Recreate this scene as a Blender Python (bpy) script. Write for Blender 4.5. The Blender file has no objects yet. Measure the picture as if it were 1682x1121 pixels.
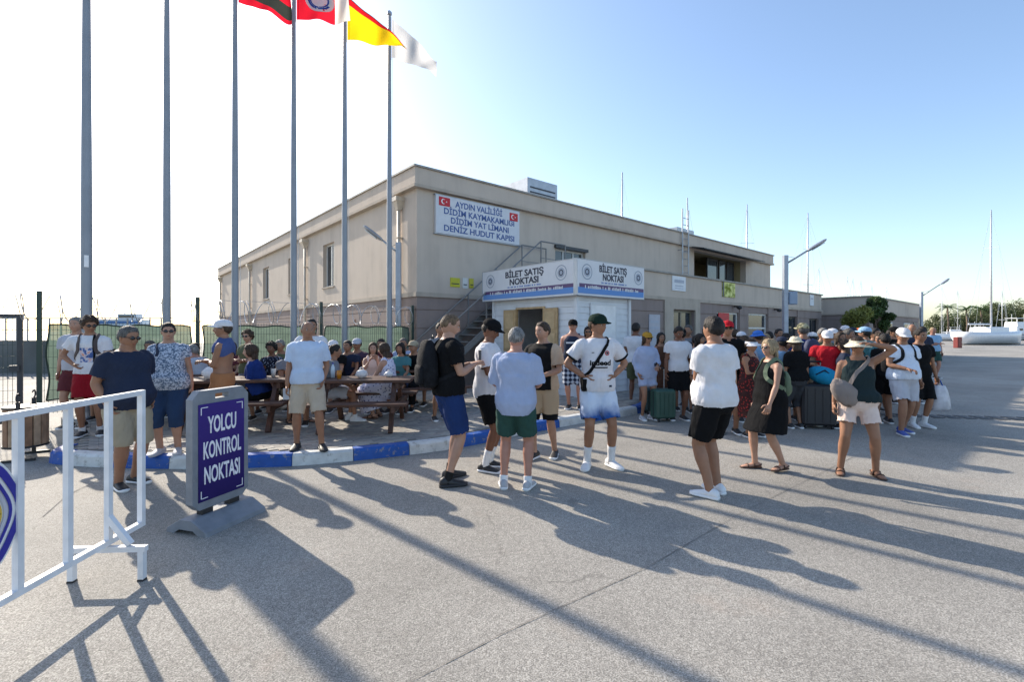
import bpy, bmesh, math, random
import numpy as np
from mathutils import Vector, Matrix, noise
from mathutils.bvhtree import BVHTree
random.seed(7); rng = np.random.default_rng(7)
S0 = bpy.context.scene
COL = S0.collection
R = math.radians

# ------------------------------------------------------------------ camera
CAMH, FPX, CX, HY = 1.62, 788.0, 841.0, 544.0
cd = bpy.data.cameras.new('camera'); cam = bpy.data.objects.new('camera', cd); COL.objects.link(cam)
cam.location = (0, 0, CAMH); cam.rotation_euler = (R(90), 0, 0)
cd.sensor_width = 36; cd.lens = FPX / 1682 * 36
cd.shift_y = (HY - 560.5) / 1682
cd.clip_start = 0.05; cd.clip_end = 5000
S0.camera = cam
# ------------------------------------------------------------------ sky, sun, exposure
SUN_AZ = math.atan2(-1.09, 1.0)          # angle from +Y, negative is to the left
SUN_EL = R(30)
sd = Vector((math.sin(SUN_AZ) * math.cos(SUN_EL), math.cos(SUN_AZ) * math.cos(SUN_EL), math.sin(SUN_EL)))
w = bpy.data.worlds.new('World'); S0.world = w; w.use_nodes = True
nt = w.node_tree; nt.nodes.clear()
sky = nt.nodes.new('ShaderNodeTexSky'); sky.sky_type = 'NISHITA'; sky.sun_disc = False
sky.sun_elevation = SUN_EL; sky.sun_rotation = SUN_AZ; sky.air_density = 1.0; sky.dust_density = 1.1; sky.ozone_density = 1.8
bg = nt.nodes.new('ShaderNodeBackground'); bg.inputs[1].default_value = 0.15
ow = nt.nodes.new('ShaderNodeOutputWorld')
nt.links.new(sky.outputs[0], bg.inputs[0]); nt.links.new(bg.outputs[0], ow.inputs[0])
sl = bpy.data.lights.new('sun', 'SUN'); so = bpy.data.objects.new('sun', sl); COL.objects.link(so)
sl.energy = 3.9; sl.angle = R(0.53); sl.color = (1.0, 0.90, 0.76)
so.location = (0, 0, 30); so.rotation_euler = sd.to_track_quat('Z', 'Y').to_euler()
S0.view_settings.view_transform = 'Standard'; S0.view_settings.look = 'None'
S0.view_settings.exposure = 0.88; S0.view_settings.gamma = 1.0
try: S0.view_settings.use_curve_mapping = False
except Exception: pass

# ------------------------------------------------------------------ helpers
def G(px, py, z=0.0):
    Y = (CAMH - z) * FPX / (py - HY)
    return Vector(((px - CX) / FPX * Y, Y, z))
def W(px, py, Y):
    return Vector(((px - CX) / FPX * Y, Y, CAMH - (py - HY) / FPX * Y))

class MB:
    def __init__(s): s.v = []; s.f = []; s.m = []; s.mi = 0
    def add(s, vs, fs):
        o = len(s.v); s.v += [tuple(x) for x in vs]
        s.f += [tuple(i + o for i in q) for q in fs]; s.m += [s.mi] * len(fs); return s
    def box(s, x0, x1, y0, y1, z0, z1, M=None):
        vs = [Vector((x, y, z)) for z in (z0, z1) for y in (y0, y1) for x in (x0, x1)]
        if M is not None: vs = [M @ q for q in vs]
        return s.add(vs, [(0,2,3,1),(4,5,7,6),(0,1,5,4),(2,6,7,3),(0,4,6,2),(1,3,7,5)])
    def bar(s, a, b, wd, hg=None, up=(0,0,1)):
        a = Vector(a); b = Vector(b); d = b - a; L = d.length; d = d / L; hg = hg or wd
        u = Vector(up)
        if abs(d.dot(u)) > .95: u = Vector((0,1,0))
        r = d.cross(u).normalized(); u = r.cross(d)
        M = Matrix(((r.x,d.x,u.x,a.x),(r.y,d.y,u.y,a.y),(r.z,d.z,u.z,a.z),(0,0,0,1)))
        return s.box(-wd/2, wd/2, 0, L, -hg/2, hg/2, M)
    def loft(s, rings, cap=True, closed=True):
        n = len(rings[0]); o = len(s.v); fs = []
        for r in rings: s.v += [tuple(p) for p in r]
        for i in range(len(rings) - 1):
            for j in range(n if closed else n - 1):
                k = (j + 1) % n
                fs.append((o+i*n+j, o+i*n+k, o+(i+1)*n+k, o+(i+1)*n+j))
        if cap:
            fs.append(tuple(o + j for j in range(n))[::-1]); fs.append(tuple(o + (len(rings)-1)*n + j for j in range(n)))
        s.f += fs; s.m += [s.mi] * len(fs); return s
    def tube(s, pts, rad, n=8, cap=True, flat=None):
        pts = [Vector(p) for p in pts]
        if not hasattr(rad, '__len__'): rad = [rad] * len(pts)
        rings = []; ref = None
        for i, p in enumerate(pts):
            d = (pts[min(i+1, len(pts)-1)] - pts[max(i-1, 0)])
            d = d.normalized() if d.length > 1e-9 else Vector((0,0,1))
            if ref is None:
                ref = Vector((0,1,0)) if abs(d.y) < .9 else Vector((1,0,0))
            a = (ref - d * ref.dot(d)).normalized(); b = d.cross(a); ref = a
            fl = flat or 1.0
            rings.append([p + (a * math.cos(t) + b * math.sin(t) * fl) * rad[i] for t in (2*math.pi*j/n for j in range(n))])
        return s.loft(rings, cap)
    def lathe(s, prof, n=16, c=(0,0,0), sx=1, sy=1):
        c = Vector(c)
        return s.loft([[c + Vector((r*math.cos(2*math.pi*j/n)*sx, r*math.sin(2*math.pi*j/n)*sy, z)) for j in range(n)] for r, z in prof])
    def prism(s, poly, t, M=None):
        n = len(poly)
        vs = [Vector((x, 0, z)) for x, z in poly] + [Vector((x, t, z)) for x, z in poly]
        if M is not None: vs = [M @ q for q in vs]
        return s.add(vs, [tuple(range(n)), tuple(range(2*n-1, n-1, -1))] + [(i, i+n, (i+1)%n+n, (i+1)%n) for i in range(n)])
    def ell(s, c, rx, ry, rz, n=12, k=8, M=None):
        c = Vector(c); rings = []
        for i in range(k + 1):
            t = math.pi * (i + (.12 if i == 0 else -.12 if i == k else 0)) / k
            rings.append([Vector((rx*math.sin(t)*math.cos(2*math.pi*j/n), ry*math.sin(t)*math.sin(2*math.pi*j/n), -rz*math.cos(t))) for j in range(n)])
        rings = [[c + (M @ p if M is not None else p) for p in r] for r in rings]
        return s.loft(rings)
    def xf(s, M): s.v = [tuple(M @ Vector(q)) for q in s.v]; return s
    def mesh(s, name, mats, smooth=False, recalc=True, auto=None):
        me = bpy.data.meshes.new(name); me.from_pydata(s.v, [], s.f)
        for m in (mats if isinstance(mats, (list, tuple)) else [mats]): me.materials.append(m)
        if any(s.m): me.polygons.foreach_set('material_index', s.m)
        if recalc:
            bm = bmesh.new(); bm.from_mesh(me); bmesh.ops.recalc_face_normals(bm, faces=bm.faces); bm.to_mesh(me); bm.free()
        if smooth: me.polygons.foreach_set('use_smooth', [True] * len(me.polygons))
        if smooth == 'auto': me.set_sharp_from_angle(angle=R(auto or 35))
        return me
    def build(s, name, mats, parent=None, smooth=False, recalc=True, auto=None):
        return obj(name, s.mesh(name, mats, smooth, recalc, auto), parent)

def obj(name, me, parent=None):
    o = bpy.data.objects.new(name, me); COL.objects.link(o)
    if parent is not None: o.parent = parent
    return o
def tag(o, label=None, cat=None, group=None, kind=None):
    if label: o['label'] = label
    if cat: o['category'] = cat
    if group: o['group'] = group
    if kind: o['kind'] = kind
    return o
def empty(name, loc, rz=0.0, label=None, cat=None, group=None):
    o = bpy.data.objects.new(name, None); COL.objects.link(o); o.empty_display_size = .2
    o.location = loc; o.rotation_euler = (0, 0, rz); return tag(o, label, cat, group)
def bx(name, m, parent, x0, x1, y0, y1, z0, z1, bev=0.0):
    mb = MB().box(x0, x1, y0, y1, z0, z1); me = mb.mesh(name, m)
    if bev:
        bm = bmesh.new(); bm.from_mesh(me); bmesh.ops.bevel(bm, geom=bm.edges[:], offset=bev, segments=1, affect='EDGES'); bm.to_mesh(me); bm.free()
    return obj(name, me, parent)
def cells(mb, x0, x1, z0, z1, y0, y1, holes):
    xs = sorted({x0, x1} | {min(max(h[k], x0), x1) for h in holes for k in (0, 1)})
    zs = sorted({z0, z1} | {min(max(h[k], z0), z1) for h in holes for k in (2, 3)})
    for a, b in zip(xs, xs[1:]):
        run = None
        for c, d in zip(zs, zs[1:]):
            mx, mz = (a + b) / 2, (c + d) / 2
            if any(h[0] < mx < h[1] and h[2] < mz < h[3] for h in holes):
                if run: mb.box(a, b, y0, y1, run[0], run[1]); run = None
            else: run = (run[0], d) if run else (c, d)
        if run: mb.box(a, b, y0, y1, run[0], run[1])
    return mb

# ------------------------------------------------------------------ materials
MATS = {}
def pm(name, col, rough=.6, metal=0.0, var=.08, scale=6.0, bump=0.0, bscale=60.0, spec=None, trans=0.0, coat=0.0, alpha=None):
    if name in MATS: return MATS[name]
    m = bpy.data.materials.new(name); m.use_nodes = True; MATS[name] = m
    t = m.node_tree; b = t.nodes['Principled BSDF']
    b.inputs['Roughness'].default_value = rough; b.inputs['Metallic'].default_value = metal
    if spec is not None: b.inputs['Specular IOR Level'].default_value = spec
    if coat: b.inputs['Coat Weight'].default_value = coat
    tc = t.nodes.new('ShaderNodeTexCoord')
    n = t.nodes.new('ShaderNodeTexNoise'); n.inputs['Scale'].default_value = scale; n.inputs['Detail'].default_value = 5
    t.links.new(tc.outputs['Object'], n.inputs['Vector'])
    r = t.nodes.new('ShaderNodeValToRGB')
    c = Vector(col[:3])
    r.color_ramp.elements[0].position = .3; r.color_ramp.elements[1].position = .7
    r.color_ramp.elements[0].color = (*(c * (1 - var)), 1); r.color_ramp.elements[1].color = (*[min(1, q) for q in c * (1 + var)], 1)
    t.links.new(n.outputs['Fac'], r.inputs['Fac']); t.links.new(r.outputs['Color'], b.inputs['Base Color'])
    if bump:
        n2 = t.nodes.new('ShaderNodeTexNoise'); n2.inputs['Scale'].default_value = bscale; n2.inputs['Detail'].default_value = 3
        t.links.new(tc.outputs['Object'], n2.inputs['Vector'])
        bp = t.nodes.new('ShaderNodeBump'); bp.inputs['Strength'].default_value = bump; bp.inputs['Distance'].default_value = .01
        t.links.new(n2.outputs['Fac'], bp.inputs['Height']); t.links.new(bp.outputs['Normal'], b.inputs['Normal'])
    if trans:
        tr = t.nodes.new('ShaderNodeBsdfTranslucent'); mx = t.nodes.new('ShaderNodeMixShader'); mx.inputs[0].default_value = trans
        t.links.new(r.outputs['Color'], tr.inputs[0]); out = t.nodes['Material Output']
        t.links.new(b.outputs[0], mx.inputs[1]); t.links.new(tr.outputs[0], mx.inputs[2]); t.links.new(mx.outputs[0], out.inputs[0])
    if alpha is not None: b.inputs['Alpha'].default_value = alpha
    return m
def sr(r, g, b):      # sRGB 0..255 to linear
    f = lambda c: (c/255)/12.92 if c/255 <= .04045 else ((c/255+.055)/1.055)**2.4
    return (f(r), f(g), f(b))
def two(name, kind, c1, c2, scale=20, lo=.45, hi=.55, rough=.85, c3=None):
    """cloth with a printed pattern: noise blotches, cells, checks or stripes"""
    if name in MATS: return MATS[name]
    m = bpy.data.materials.new(name); m.use_nodes = True; MATS[name] = m
    t = m.node_tree; b = t.nodes['Principled BSDF']; b.inputs['Roughness'].default_value = rough
    b.inputs['Specular IOR Level'].default_value = .2
    tc = t.nodes.new('ShaderNodeTexCoord'); r = t.nodes.new('ShaderNodeValToRGB')
    r.color_ramp.elements[0].position = lo; r.color_ramp.elements[1].position = hi
    r.color_ramp.elements[0].color = (*c1, 1); r.color_ramp.elements[1].color = (*c2, 1)
    if c3: e = r.color_ramp.elements.new(min(1, hi + .15)); e.color = (*c3, 1)
    if kind == 'noise':
        n = t.nodes.new('ShaderNodeTexNoise'); n.inputs['Detail'].default_value = 4; o = 'Fac'
    elif kind == 'vor':
        n = t.nodes.new('ShaderNodeTexVoronoi'); o = 'Distance'
    elif kind == 'plaid':
        n = None
        sx = t.nodes.new('ShaderNodeSeparateXYZ'); t.links.new(tc.outputs['Object'], sx.inputs[0])
        acc = None
        for ax in ('X', 'Z'):
            k = t.nodes.new('ShaderNodeMath'); k.operation = 'MULTIPLY'; k.inputs[1].default_value = scale; t.links.new(sx.outputs[ax], k.inputs[0])
            q = t.nodes.new('ShaderNodeMath'); q.operation = 'SINE'; t.links.new(k.outputs[0], q.inputs[0])
            if acc is None: acc = q
            else:
                ad = t.nodes.new('ShaderNodeMath'); ad.operation = 'ADD'; t.links.new(acc.outputs[0], ad.inputs[0]); t.links.new(q.outputs[0], ad.inputs[1]); acc = ad
        mp = t.nodes.new('ShaderNodeMapRange'); mp.inputs['From Min'].default_value = -2; mp.inputs['From Max'].default_value = 2
        t.links.new(acc.outputs[0], mp.inputs[0]); t.links.new(mp.outputs[0], r.inputs[0])
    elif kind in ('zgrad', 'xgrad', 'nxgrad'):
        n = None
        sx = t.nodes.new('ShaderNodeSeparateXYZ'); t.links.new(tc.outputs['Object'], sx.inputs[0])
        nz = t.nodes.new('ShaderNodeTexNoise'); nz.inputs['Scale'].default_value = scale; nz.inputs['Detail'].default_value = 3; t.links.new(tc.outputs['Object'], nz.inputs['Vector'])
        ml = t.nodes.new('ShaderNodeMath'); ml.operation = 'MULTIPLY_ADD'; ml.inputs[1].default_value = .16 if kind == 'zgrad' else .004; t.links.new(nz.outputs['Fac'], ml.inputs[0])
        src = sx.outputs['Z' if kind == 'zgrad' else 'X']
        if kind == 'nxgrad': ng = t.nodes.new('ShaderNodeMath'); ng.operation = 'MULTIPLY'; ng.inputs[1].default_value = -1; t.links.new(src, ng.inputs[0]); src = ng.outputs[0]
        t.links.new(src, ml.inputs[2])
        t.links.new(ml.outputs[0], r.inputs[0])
    if n:
        n.inputs['Scale'].default_value = scale; t.links.new(tc.outputs['Object'], n.inputs['Vector']); t.links.new(n.outputs[o], r.inputs[0])
    t.links.new(r.outputs[0], b.inputs['Base Color'])
    return m
def cloth(name, col, rough=.85):
    nm = 'cloth_' + name
    if nm in MATS: return MATS[nm]
    m = pm(nm, col, rough, var=.06, scale=9, bump=.25, bscale=220, spec=.06 if max(col) < .05 else .2)
    t = m.node_tree; bp = [n for n in t.nodes if n.type == 'BUMP'][0]
    tc = [n for n in t.nodes if n.type == 'TEX_COORD'][0]
    mp = t.nodes.new('ShaderNodeMapping'); mp.inputs['Scale'].default_value = (1, 1, .32); mp.inputs['Rotation'].default_value = (.15, .25, 0); t.links.new(tc.outputs['Object'], mp.inputs[0])
    n = t.nodes.new('ShaderNodeTexNoise'); n.inputs['Scale'].default_value = 17; n.inputs['Detail'].default_value = 1; n.inputs['Distortion'].default_value = .8; t.links.new(mp.outputs[0], n.inputs['Vector'])
    b2 = t.nodes.new('ShaderNodeBump'); b2.inputs['Strength'].default_value = .42; b2.inputs['Distance'].default_value = .03
    t.links.new(n.outputs['Fac'], b2.inputs['Height']); t.links.new(b2.outputs['Normal'], bp.inputs['Normal'])
    return m

def chips(m, col, scale=40.0, thr=.66, soft=.03, amount=.85):
    t = m.node_tree; b = t.nodes['Principled BSDF']; l = b.inputs['Base Color'].links[0].from_socket
    tc = [n for n in t.nodes if n.type == 'TEX_COORD'][0]
    n = t.nodes.new('ShaderNodeTexNoise'); n.inputs['Scale'].default_value = scale; n.inputs['Detail'].default_value = 6; n.inputs['Roughness'].default_value = .7; t.links.new(tc.outputs['Object'], n.inputs['Vector'])
    mr = t.nodes.new('ShaderNodeMapRange'); mr.inputs['From Min'].default_value = thr; mr.inputs['From Max'].default_value = thr + soft; mr.inputs['To Max'].default_value = amount; t.links.new(n.outputs['Fac'], mr.inputs[0])
    x = t.nodes.new('ShaderNodeMix'); x.data_type = 'RGBA'; t.links.new(mr.outputs[0], x.inputs[0]); t.links.new(l, x.inputs[6]); x.inputs[7].default_value = (*col, 1); t.links.new(x.outputs[2], b.inputs['Base Color'])
    return m
M_white = pm('white_paint', (.78, .78, .78), .4, bump=.05)
M_black = pm('black_plastic', (.02, .02, .022), .5)
M_galv = pm('galvanised_steel', (.38, .40, .43), .42, .6, var=.15, scale=3, bump=.05)
M_pole = pm('pole_grey_paint', (.26, .28, .31), .45, .2, var=.12, scale=2)
M_green = pm('green_fence_paint', (.02, .045, .035), .45)
M_glass = pm('window_glass', (.035, .045, .055), .06, 0, var=.2, spec=.8)
M_winfr = pm('window_frame_white', (.62, .62, .6), .5)
M_dark = pm('dark_interior', (.015, .014, .013), .8)
M_steel = pm('dark_steel', (.05, .053, .06), .45, .5)
M_wood = pm('brown_stained_wood', (.075, .032, .018), .55, var=.4, scale=7, bump=.2)
M_tan = pm('pine_board', (.45, .30, .15), .6, var=.2, scale=8, bump=.1)
# ------------------------------------------------------------------ ground
def ground_mat(name, c_lo, c_mid, c_hi, sp=110.0, bumps=.55, big=.32):
    m = bpy.data.materials.new(name); m.use_nodes = True; t = m.node_tree; b = t.nodes['Principled BSDF']
    b.inputs['Roughness'].default_value = .8; b.inputs['Specular IOR Level'].default_value = .35
    tc = t.nodes.new('ShaderNodeTexCoord')
    def nz(sc, det, ro=.5):
        n = t.nodes.new('ShaderNodeTexNoise'); n.inputs['Scale'].default_value = sc; n.inputs['Detail'].default_value = det; n.inputs['Roughness'].default_value = ro
        t.links.new(tc.outputs['Object'], n.inputs['Vector']); return n
    def mixc(a, bb, fac, mode='MIX', f=1.0):
        x = t.nodes.new('ShaderNodeMix'); x.data_type = 'RGBA'; x.blend_type = mode
        if hasattr(fac, 'links') or hasattr(fac, 'is_linked'): t.links.new(fac, x.inputs[0])
        else: x.inputs[0].default_value = fac
        for s_, i in ((a, 6), (bb, 7)):
            if isinstance(s_, tuple): x.inputs[i].default_value = (*s_, 1)
            else: t.links.new(s_, x.inputs[i])
        return x.outputs[2]
    sp1 = nz(sp, 3, .65); r = t.nodes.new('ShaderNodeValToRGB')
    e = r.color_ramp.elements; e[0].position = .38; e[0].color = (*c_lo, 1); e[1].position = .62; e[1].color = (*c_hi, 1)
    q = e.new(.5); q.color = (*c_mid, 1)
    t.links.new(sp1.outputs['Fac'], r.inputs['Fac'])
    v = t.nodes.new('ShaderNodeTexVoronoi'); v.inputs['Scale'].default_value = sp * .55; t.links.new(tc.outputs['Object'], v.inputs['Vector'])
    bw = t.nodes.new('ShaderNodeRGBToBW'); t.links.new(v.outputs['Color'], bw.inputs[0])
    mr = t.nodes.new('ShaderNodeMapRange'); mr.inputs['To Min'].default_value = .72; mr.inputs['To Max'].default_value = 1.25; t.links.new(bw.outputs[0], mr.inputs[0])
    c1 = mixc(r.outputs[0], mr.outputs[0], 1.0, 'MULTIPLY')
    b1 = nz(.35, 6, .6); m1 = t.nodes.new('ShaderNodeMapRange'); m1.inputs['From Min'].default_value = .3; m1.inputs['From Max'].default_value = .7
    m1.inputs['To Min'].default_value = 1 - big; m1.inputs['To Max'].default_value = 1 + big * .6; t.links.new(b1.outputs['Fac'], m1.inputs[0])
    c2 = mixc(c1, m1.outputs[0], 1.0, 'MULTIPLY')
    b2 = nz(1.1, 5, .65); m2 = t.nodes.new('ShaderNodeMapRange'); m2.inputs['From Min'].default_value = .58; m2.inputs['From Max'].default_value = .78; m2.inputs['To Max'].default_value = .3
    t.links.new(b2.outputs['Fac'], m2.inputs[0])
    c3 = mixc(c2, (.42, .30, .22), m2.outputs[0])
    b3 = nz(.9, 7, .7); m3 = t.nodes.new('ShaderNodeMapRange'); m3.inputs['From Min'].default_value = .62; m3.inputs['From Max'].default_value = .72; m3.inputs['To Max'].default_value = .35
    mpv = t.nodes.new('ShaderNodeMapping'); mpv.inputs['Location'].default_value = (13, 7, 3); t.links.new(tc.outputs['Object'], mpv.inputs[0]); t.links.new(mpv.outputs[0], b3.inputs['Vector'])
    t.links.new(b3.outputs['Fac'], m3.inputs[0])
    c4 = mixc(c3, (.13, .13, .135), m3.outputs[0])
    # hairline cracks in patches, and faint darker oil drips
    wp = nz(1.6, 4, .6); wa = t.nodes.new('ShaderNodeMix'); wa.data_type = 'RGBA'; wa.blend_type = 'LINEAR_LIGHT'; wa.inputs[0].default_value = .25; t.links.new(tc.outputs['Object'], wa.inputs[6]); t.links.new(wp.outputs['Color'], wa.inputs[7])
    cv = t.nodes.new('ShaderNodeTexVoronoi'); cv.feature = 'DISTANCE_TO_EDGE'; cv.inputs['Scale'].default_value = .55; t.links.new(wa.outputs[2], cv.inputs['Vector'])
    cm = t.nodes.new('ShaderNodeMapRange'); cm.inputs['From Min'].default_value = .0; cm.inputs['From Max'].default_value = .006; cm.inputs['To Min'].default_value = 1; cm.inputs['To Max'].default_value = 0; t.links.new(cv.outputs['Distance'], cm.inputs[0])
    pn_ = nz(.45, 3, .5); pm_ = t.nodes.new('ShaderNodeMapRange'); pm_.inputs['From Min'].default_value = .5; pm_.inputs['From Max'].default_value = .62; pm_.inputs['To Max'].default_value = .55; t.links.new(pn_.outputs['Fac'], pm_.inputs[0])
    mu = t.nodes.new('ShaderNodeMath'); mu.operation = 'MULTIPLY'; t.links.new(cm.outputs[0], mu.inputs[0]); t.links.new(pm_.outputs[0], mu.inputs[1])
    c5 = mixc(c4, (.10, .095, .085), mu.outputs[0])
    dv = t.nodes.new('ShaderNodeTexVoronoi'); dv.inputs['Scale'].default_value = 1.3; dv.inputs['Randomness'].default_value = 1; t.links.new(wa.outputs[2], dv.inputs['Vector'])
    dm = t.nodes.new('ShaderNodeMapRange'); dm.inputs['From Min'].default_value = .05; dm.inputs['From Max'].default_value = .11; dm.inputs['To Min'].default_value = .45; dm.inputs['To Max'].default_value = 0; t.links.new(dv.outputs['Distance'], dm.inputs[0])
    c6 = mixc(c5, (.14, .13, .12), dm.outputs[0])
    t.links.new(c6, b.inputs['Base Color'])
    bp = t.nodes.new('ShaderNodeBump'); bp.inputs['Strength'].default_value = bumps; bp.inputs['Distance'].default_value = .006
    t.links.new(sp1.outputs['Fac'], bp.inputs['Height']); t.links.new(bp.outputs['Normal'], b.inputs['Normal'])
    return m
M_ground = ground_mat('aggregate_concrete', (.175, .162, .143), (.315, .294, .258), (.465, .437, .386), 120)
gm = MB().add([(-1500,-200,0),(1500,-200,0),(1500,3000,0),(-1500,3000,0)], [(0,1,2,3)])
ground = tag(gm.build('ground', M_ground), kind='structure')
M_joint = pm('joint_filler', (.19, .18, .165), .9, var=.4, scale=30)
def joint(pts, wd=.018):
    mb = MB()
    P = [Vector((*p, .004)) for p in pts]
    for a, b in zip(P, P[1:]):
        n = 14
        d = (b - a).normalized(); r_ = Vector((-d.y, d.x, 0))
        for k in range(n):
            p = a.lerp(b, k/n); q = a.lerp(b, (k+1)/n); w1 = wd * random.uniform(.3, .75); w2 = w1 * random.uniform(.8, 1.2)
            mb.add([p - r_*w1, p + r_*w1, q + r_*w2, q - r_*w2], [(0,3,2,1)])
    return mb.build('slab_joint', M_joint, ground, recalc=False)
g2 = lambda x, y: G(x, y)[:2]
joint([g2(560, 1180), g2(830, 1040), g2(1060, 935), g2(1215, 845), g2(1400, 752)], .0055)
joint([g2(70, 850), g2(110, 815), g2(190, 740 + 35)], .009)
# drain channel across the road on the right
dr = MB()
a = Vector((6.4, 9.2, .006)); d_ = Vector((.985, -.17, 0)); n_ = Vector((.17, .985, 0))
for k in range(46):
    for j in (0, 1, 2):
        p = a + d_ * (k * .26) + n_ * (j * .13); dr.box(-.09, .09, -.045, .045, 0, .006, Matrix.Translation(p) @ Matrix.Rotation(math.atan2(d_.y, d_.x), 4, 'Z'))
tag(dr.build('drain_grating', pm('grate_iron', (.09, .09, .095), .6, .3), ground), kind='stuff')

# sea to the left, beyond the breakwater
M_sea = pm('sea_water', (.05, .12, .16), .12, var=.15, scale=.2, bump=.35, bscale=1.2)
tag(MB().add([(-1500,60,.004),(-34,60,.004),(-34,3000,.004),(-1500,3000,.004)], [(0,1,2,3)]).build('sea', M_sea), kind='structure')

# ------------------------------------------------------------------ sidewalk with painted kerb
PZ = .14
kc = [(-5.86,6.25),(-5.70,5.90),(-5.3,5.76),(-4.8,5.68),(-3.84,5.62),(-3.0,5.68),(-2.33,5.83),(-1.14,6.36),(-.45,6.88),(.18,7.5),(1.25,8.42),(2.1,9.05),(2.62,9.55),(2.95,10.2),(3.3,11.2)]
def resample(pts, step):
    P = [Vector(p) for p in pts]; out = [P[0]]; acc = 0
    # Catmull-Rom
    dense = []
    for i in range(len(P) - 1):
        p0, p1, p2, p3 = P[max(i-1, 0)], P[i], P[i+1], P[min(i+2, len(P)-1)]
        for k in range(12):
            t_ = k / 12
            dense.append(.5 * ((2*p1) + (p2-p0)*t_ + (2*p0-5*p1+4*p2-p3)*t_*t_ + (3*p1-p0-3*p2+p3)*t_**3))
    dense.append(P[-1])
    for a_, b_ in zip(dense, dense[1:]):
        L = (b_ - a_).length
        while acc + L >= step:
            f = (step - acc) / L; a_ = a_.lerp(b_, f); out.append(a_.copy()); L = (b_ - a_).length; acc = 0
        acc += L
    return out
CO = Vector((-2.53, 12.75, 0)); BROT = math.atan2(.651, .759)
BD = Vector((math.cos(BROT), math.sin(BROT), 0)); BI = Vector((-math.sin(BROT), math.cos(BROT), 0))
def BL(x, y, z=0): return CO + BD * x + BI * y + Vector((0, 0, z))
kp = resample(kc, .1)
outl = [p for p in kp[::3]]
inner = [BL(6.0, -3.36), BL(0.0, .02), BL(-6.9, .05)]
poly = [Vector((p.x, p.y)) for p in outl] + [Vector((q.x, q.y)) for q in inner]
def inpoly(x, y, P):
    c = False
    for i in range(len(P)):
        a_, b_ = P[i], P[i-1]
        if (a_.y > y) != (b_.y > y) and x < (b_.x - a_.x) * (y - a_.y) / (b_.y - a_.y) + a_.x: c = not c
    return c
M_bed = pm('paving_bed', (.20, .19, .17), .9, var=.3, scale=20)
poly_in = []
for i, p in enumerate(kp[::3]):
    a_ = kp[max(0, i*3-1)]; b_ = kp[min(len(kp)-1, i*3+1)]; d = (b_ - a_).normalized(); poly_in.append(Vector((p.x - d.y*.165, p.y + d.x*.165)))
poly_in += [Vector((q.x, q.y)) for q in inner]
n = len(poly_in)
sw = MB().add([(p.x, p.y, PZ - .012) for p in poly_in] + [(p.x, p.y, 0.001) for p in poly_in], [tuple(range(n))] + [(i, i+n, (i+1)%n+n, (i+1)%n) for i in range(n)])
sidewalk = tag(sw.build('sidewalk', M_bed), kind='structure')
M_kb = pm('kerb_blue_paint', sr(22, 80, 160), .55, var=.15, scale=9, bump=.2)
M_kw = pm('kerb_white_paint', (.60, .60, .58), .6, var=.14, scale=9, bump=.2); chips(M_kb, (.25,.24,.22), 12, .57, .06, .75); chips(M_kw, (.27,.25,.22), 12, .56, .09, .65)
seg = 7
for i, k in enumerate(range(0, len(kp) - 1, seg)):
    P = kp[k:k + seg + 1]
    if len(P) < 2: continue
    rings = []
    for j, p in enumerate(P):
        a_ = P[max(j-1, 0)]; b_ = P[min(j+1, len(P)-1)]; d = (b_ - a_).normalized(); r_ = Vector((-d.y, d.x))   # left = inside
        pr = [(-.0, 0.0), (.012, PZ - .025), (.04, PZ + .004), (.17, PZ + .004), (.17, 0)]
        sh = .004 if j == 0 else -.004 if j == len(P)-1 else 0
        rings.append([Vector((p.x + r_.x*u + d.x*sh, p.y + r_.y*u + d.y*sh, z)) for u, z in pr])
    MB().loft(rings).build('kerb_stone', M_kb if i % 2 == 0 else M_kw, sidewalk)
# paving blocks
M_pave = [pm('paving_block_%d' % i, c, .8, var=.18, scale=14, bump=.3) for i, c in enumerate([(.30,.28,.25),(.36,.335,.29),(.25,.235,.215),(.33,.29,.25)])]
pav = []
ca, sa = math.cos(BROT), math.sin(BROT)
for i in range(-30, 95):
    for j in range(-60, 12):
        lx = -7.5 + i * .2 + (.1 if j % 2 else 0); ly = j * .1
        p = BL(lx, ly)
        if all(inpoly(*(BL(lx + ax, ly + ay)).xy, poly_in) for ax, ay in ((-.09,-.045),(.09,.045),(-.09,.045),(.09,-.045))): pav.append((p.y + abs(p.x)*.0, p, lx, ly))
pav.sort(key=lambda q: q[0])
bm_ = MB().box(-.097, .097, -.047, .047, -.02, 0); pmesh = []
for m_ in M_pave:
    me = bm_.mesh('paving_block', m_); pmesh.append(me)
vis = [q for q in pav if -1.12 < q[1].x / q[1].y < .4]
near = vis[:300]; ns = set(id(q) for q in near)
for q in near:
    o = obj('paving_block', random.choice(pmesh), sidewalk); o.location = (q[1].x, q[1].y, PZ + random.uniform(-.003, .003)); o.rotation_euler = (random.uniform(-.01,.01), random.uniform(-.01,.01), BROT)
st = MB()
for q in pav:
    if id(q) in ns: continue
    st.mi = random.randrange(4); st.box(-.097, .097, -.047, .047, -.02, 0, Matrix.Translation((q[1].x, q[1].y, PZ + random.uniform(-.003, .003))) @ Matrix.Rotation(BROT, 4, 'Z'))
tag(st.build('paving_block_field', M_pave, sidewalk, recalc=False), kind='stuff')

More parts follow.
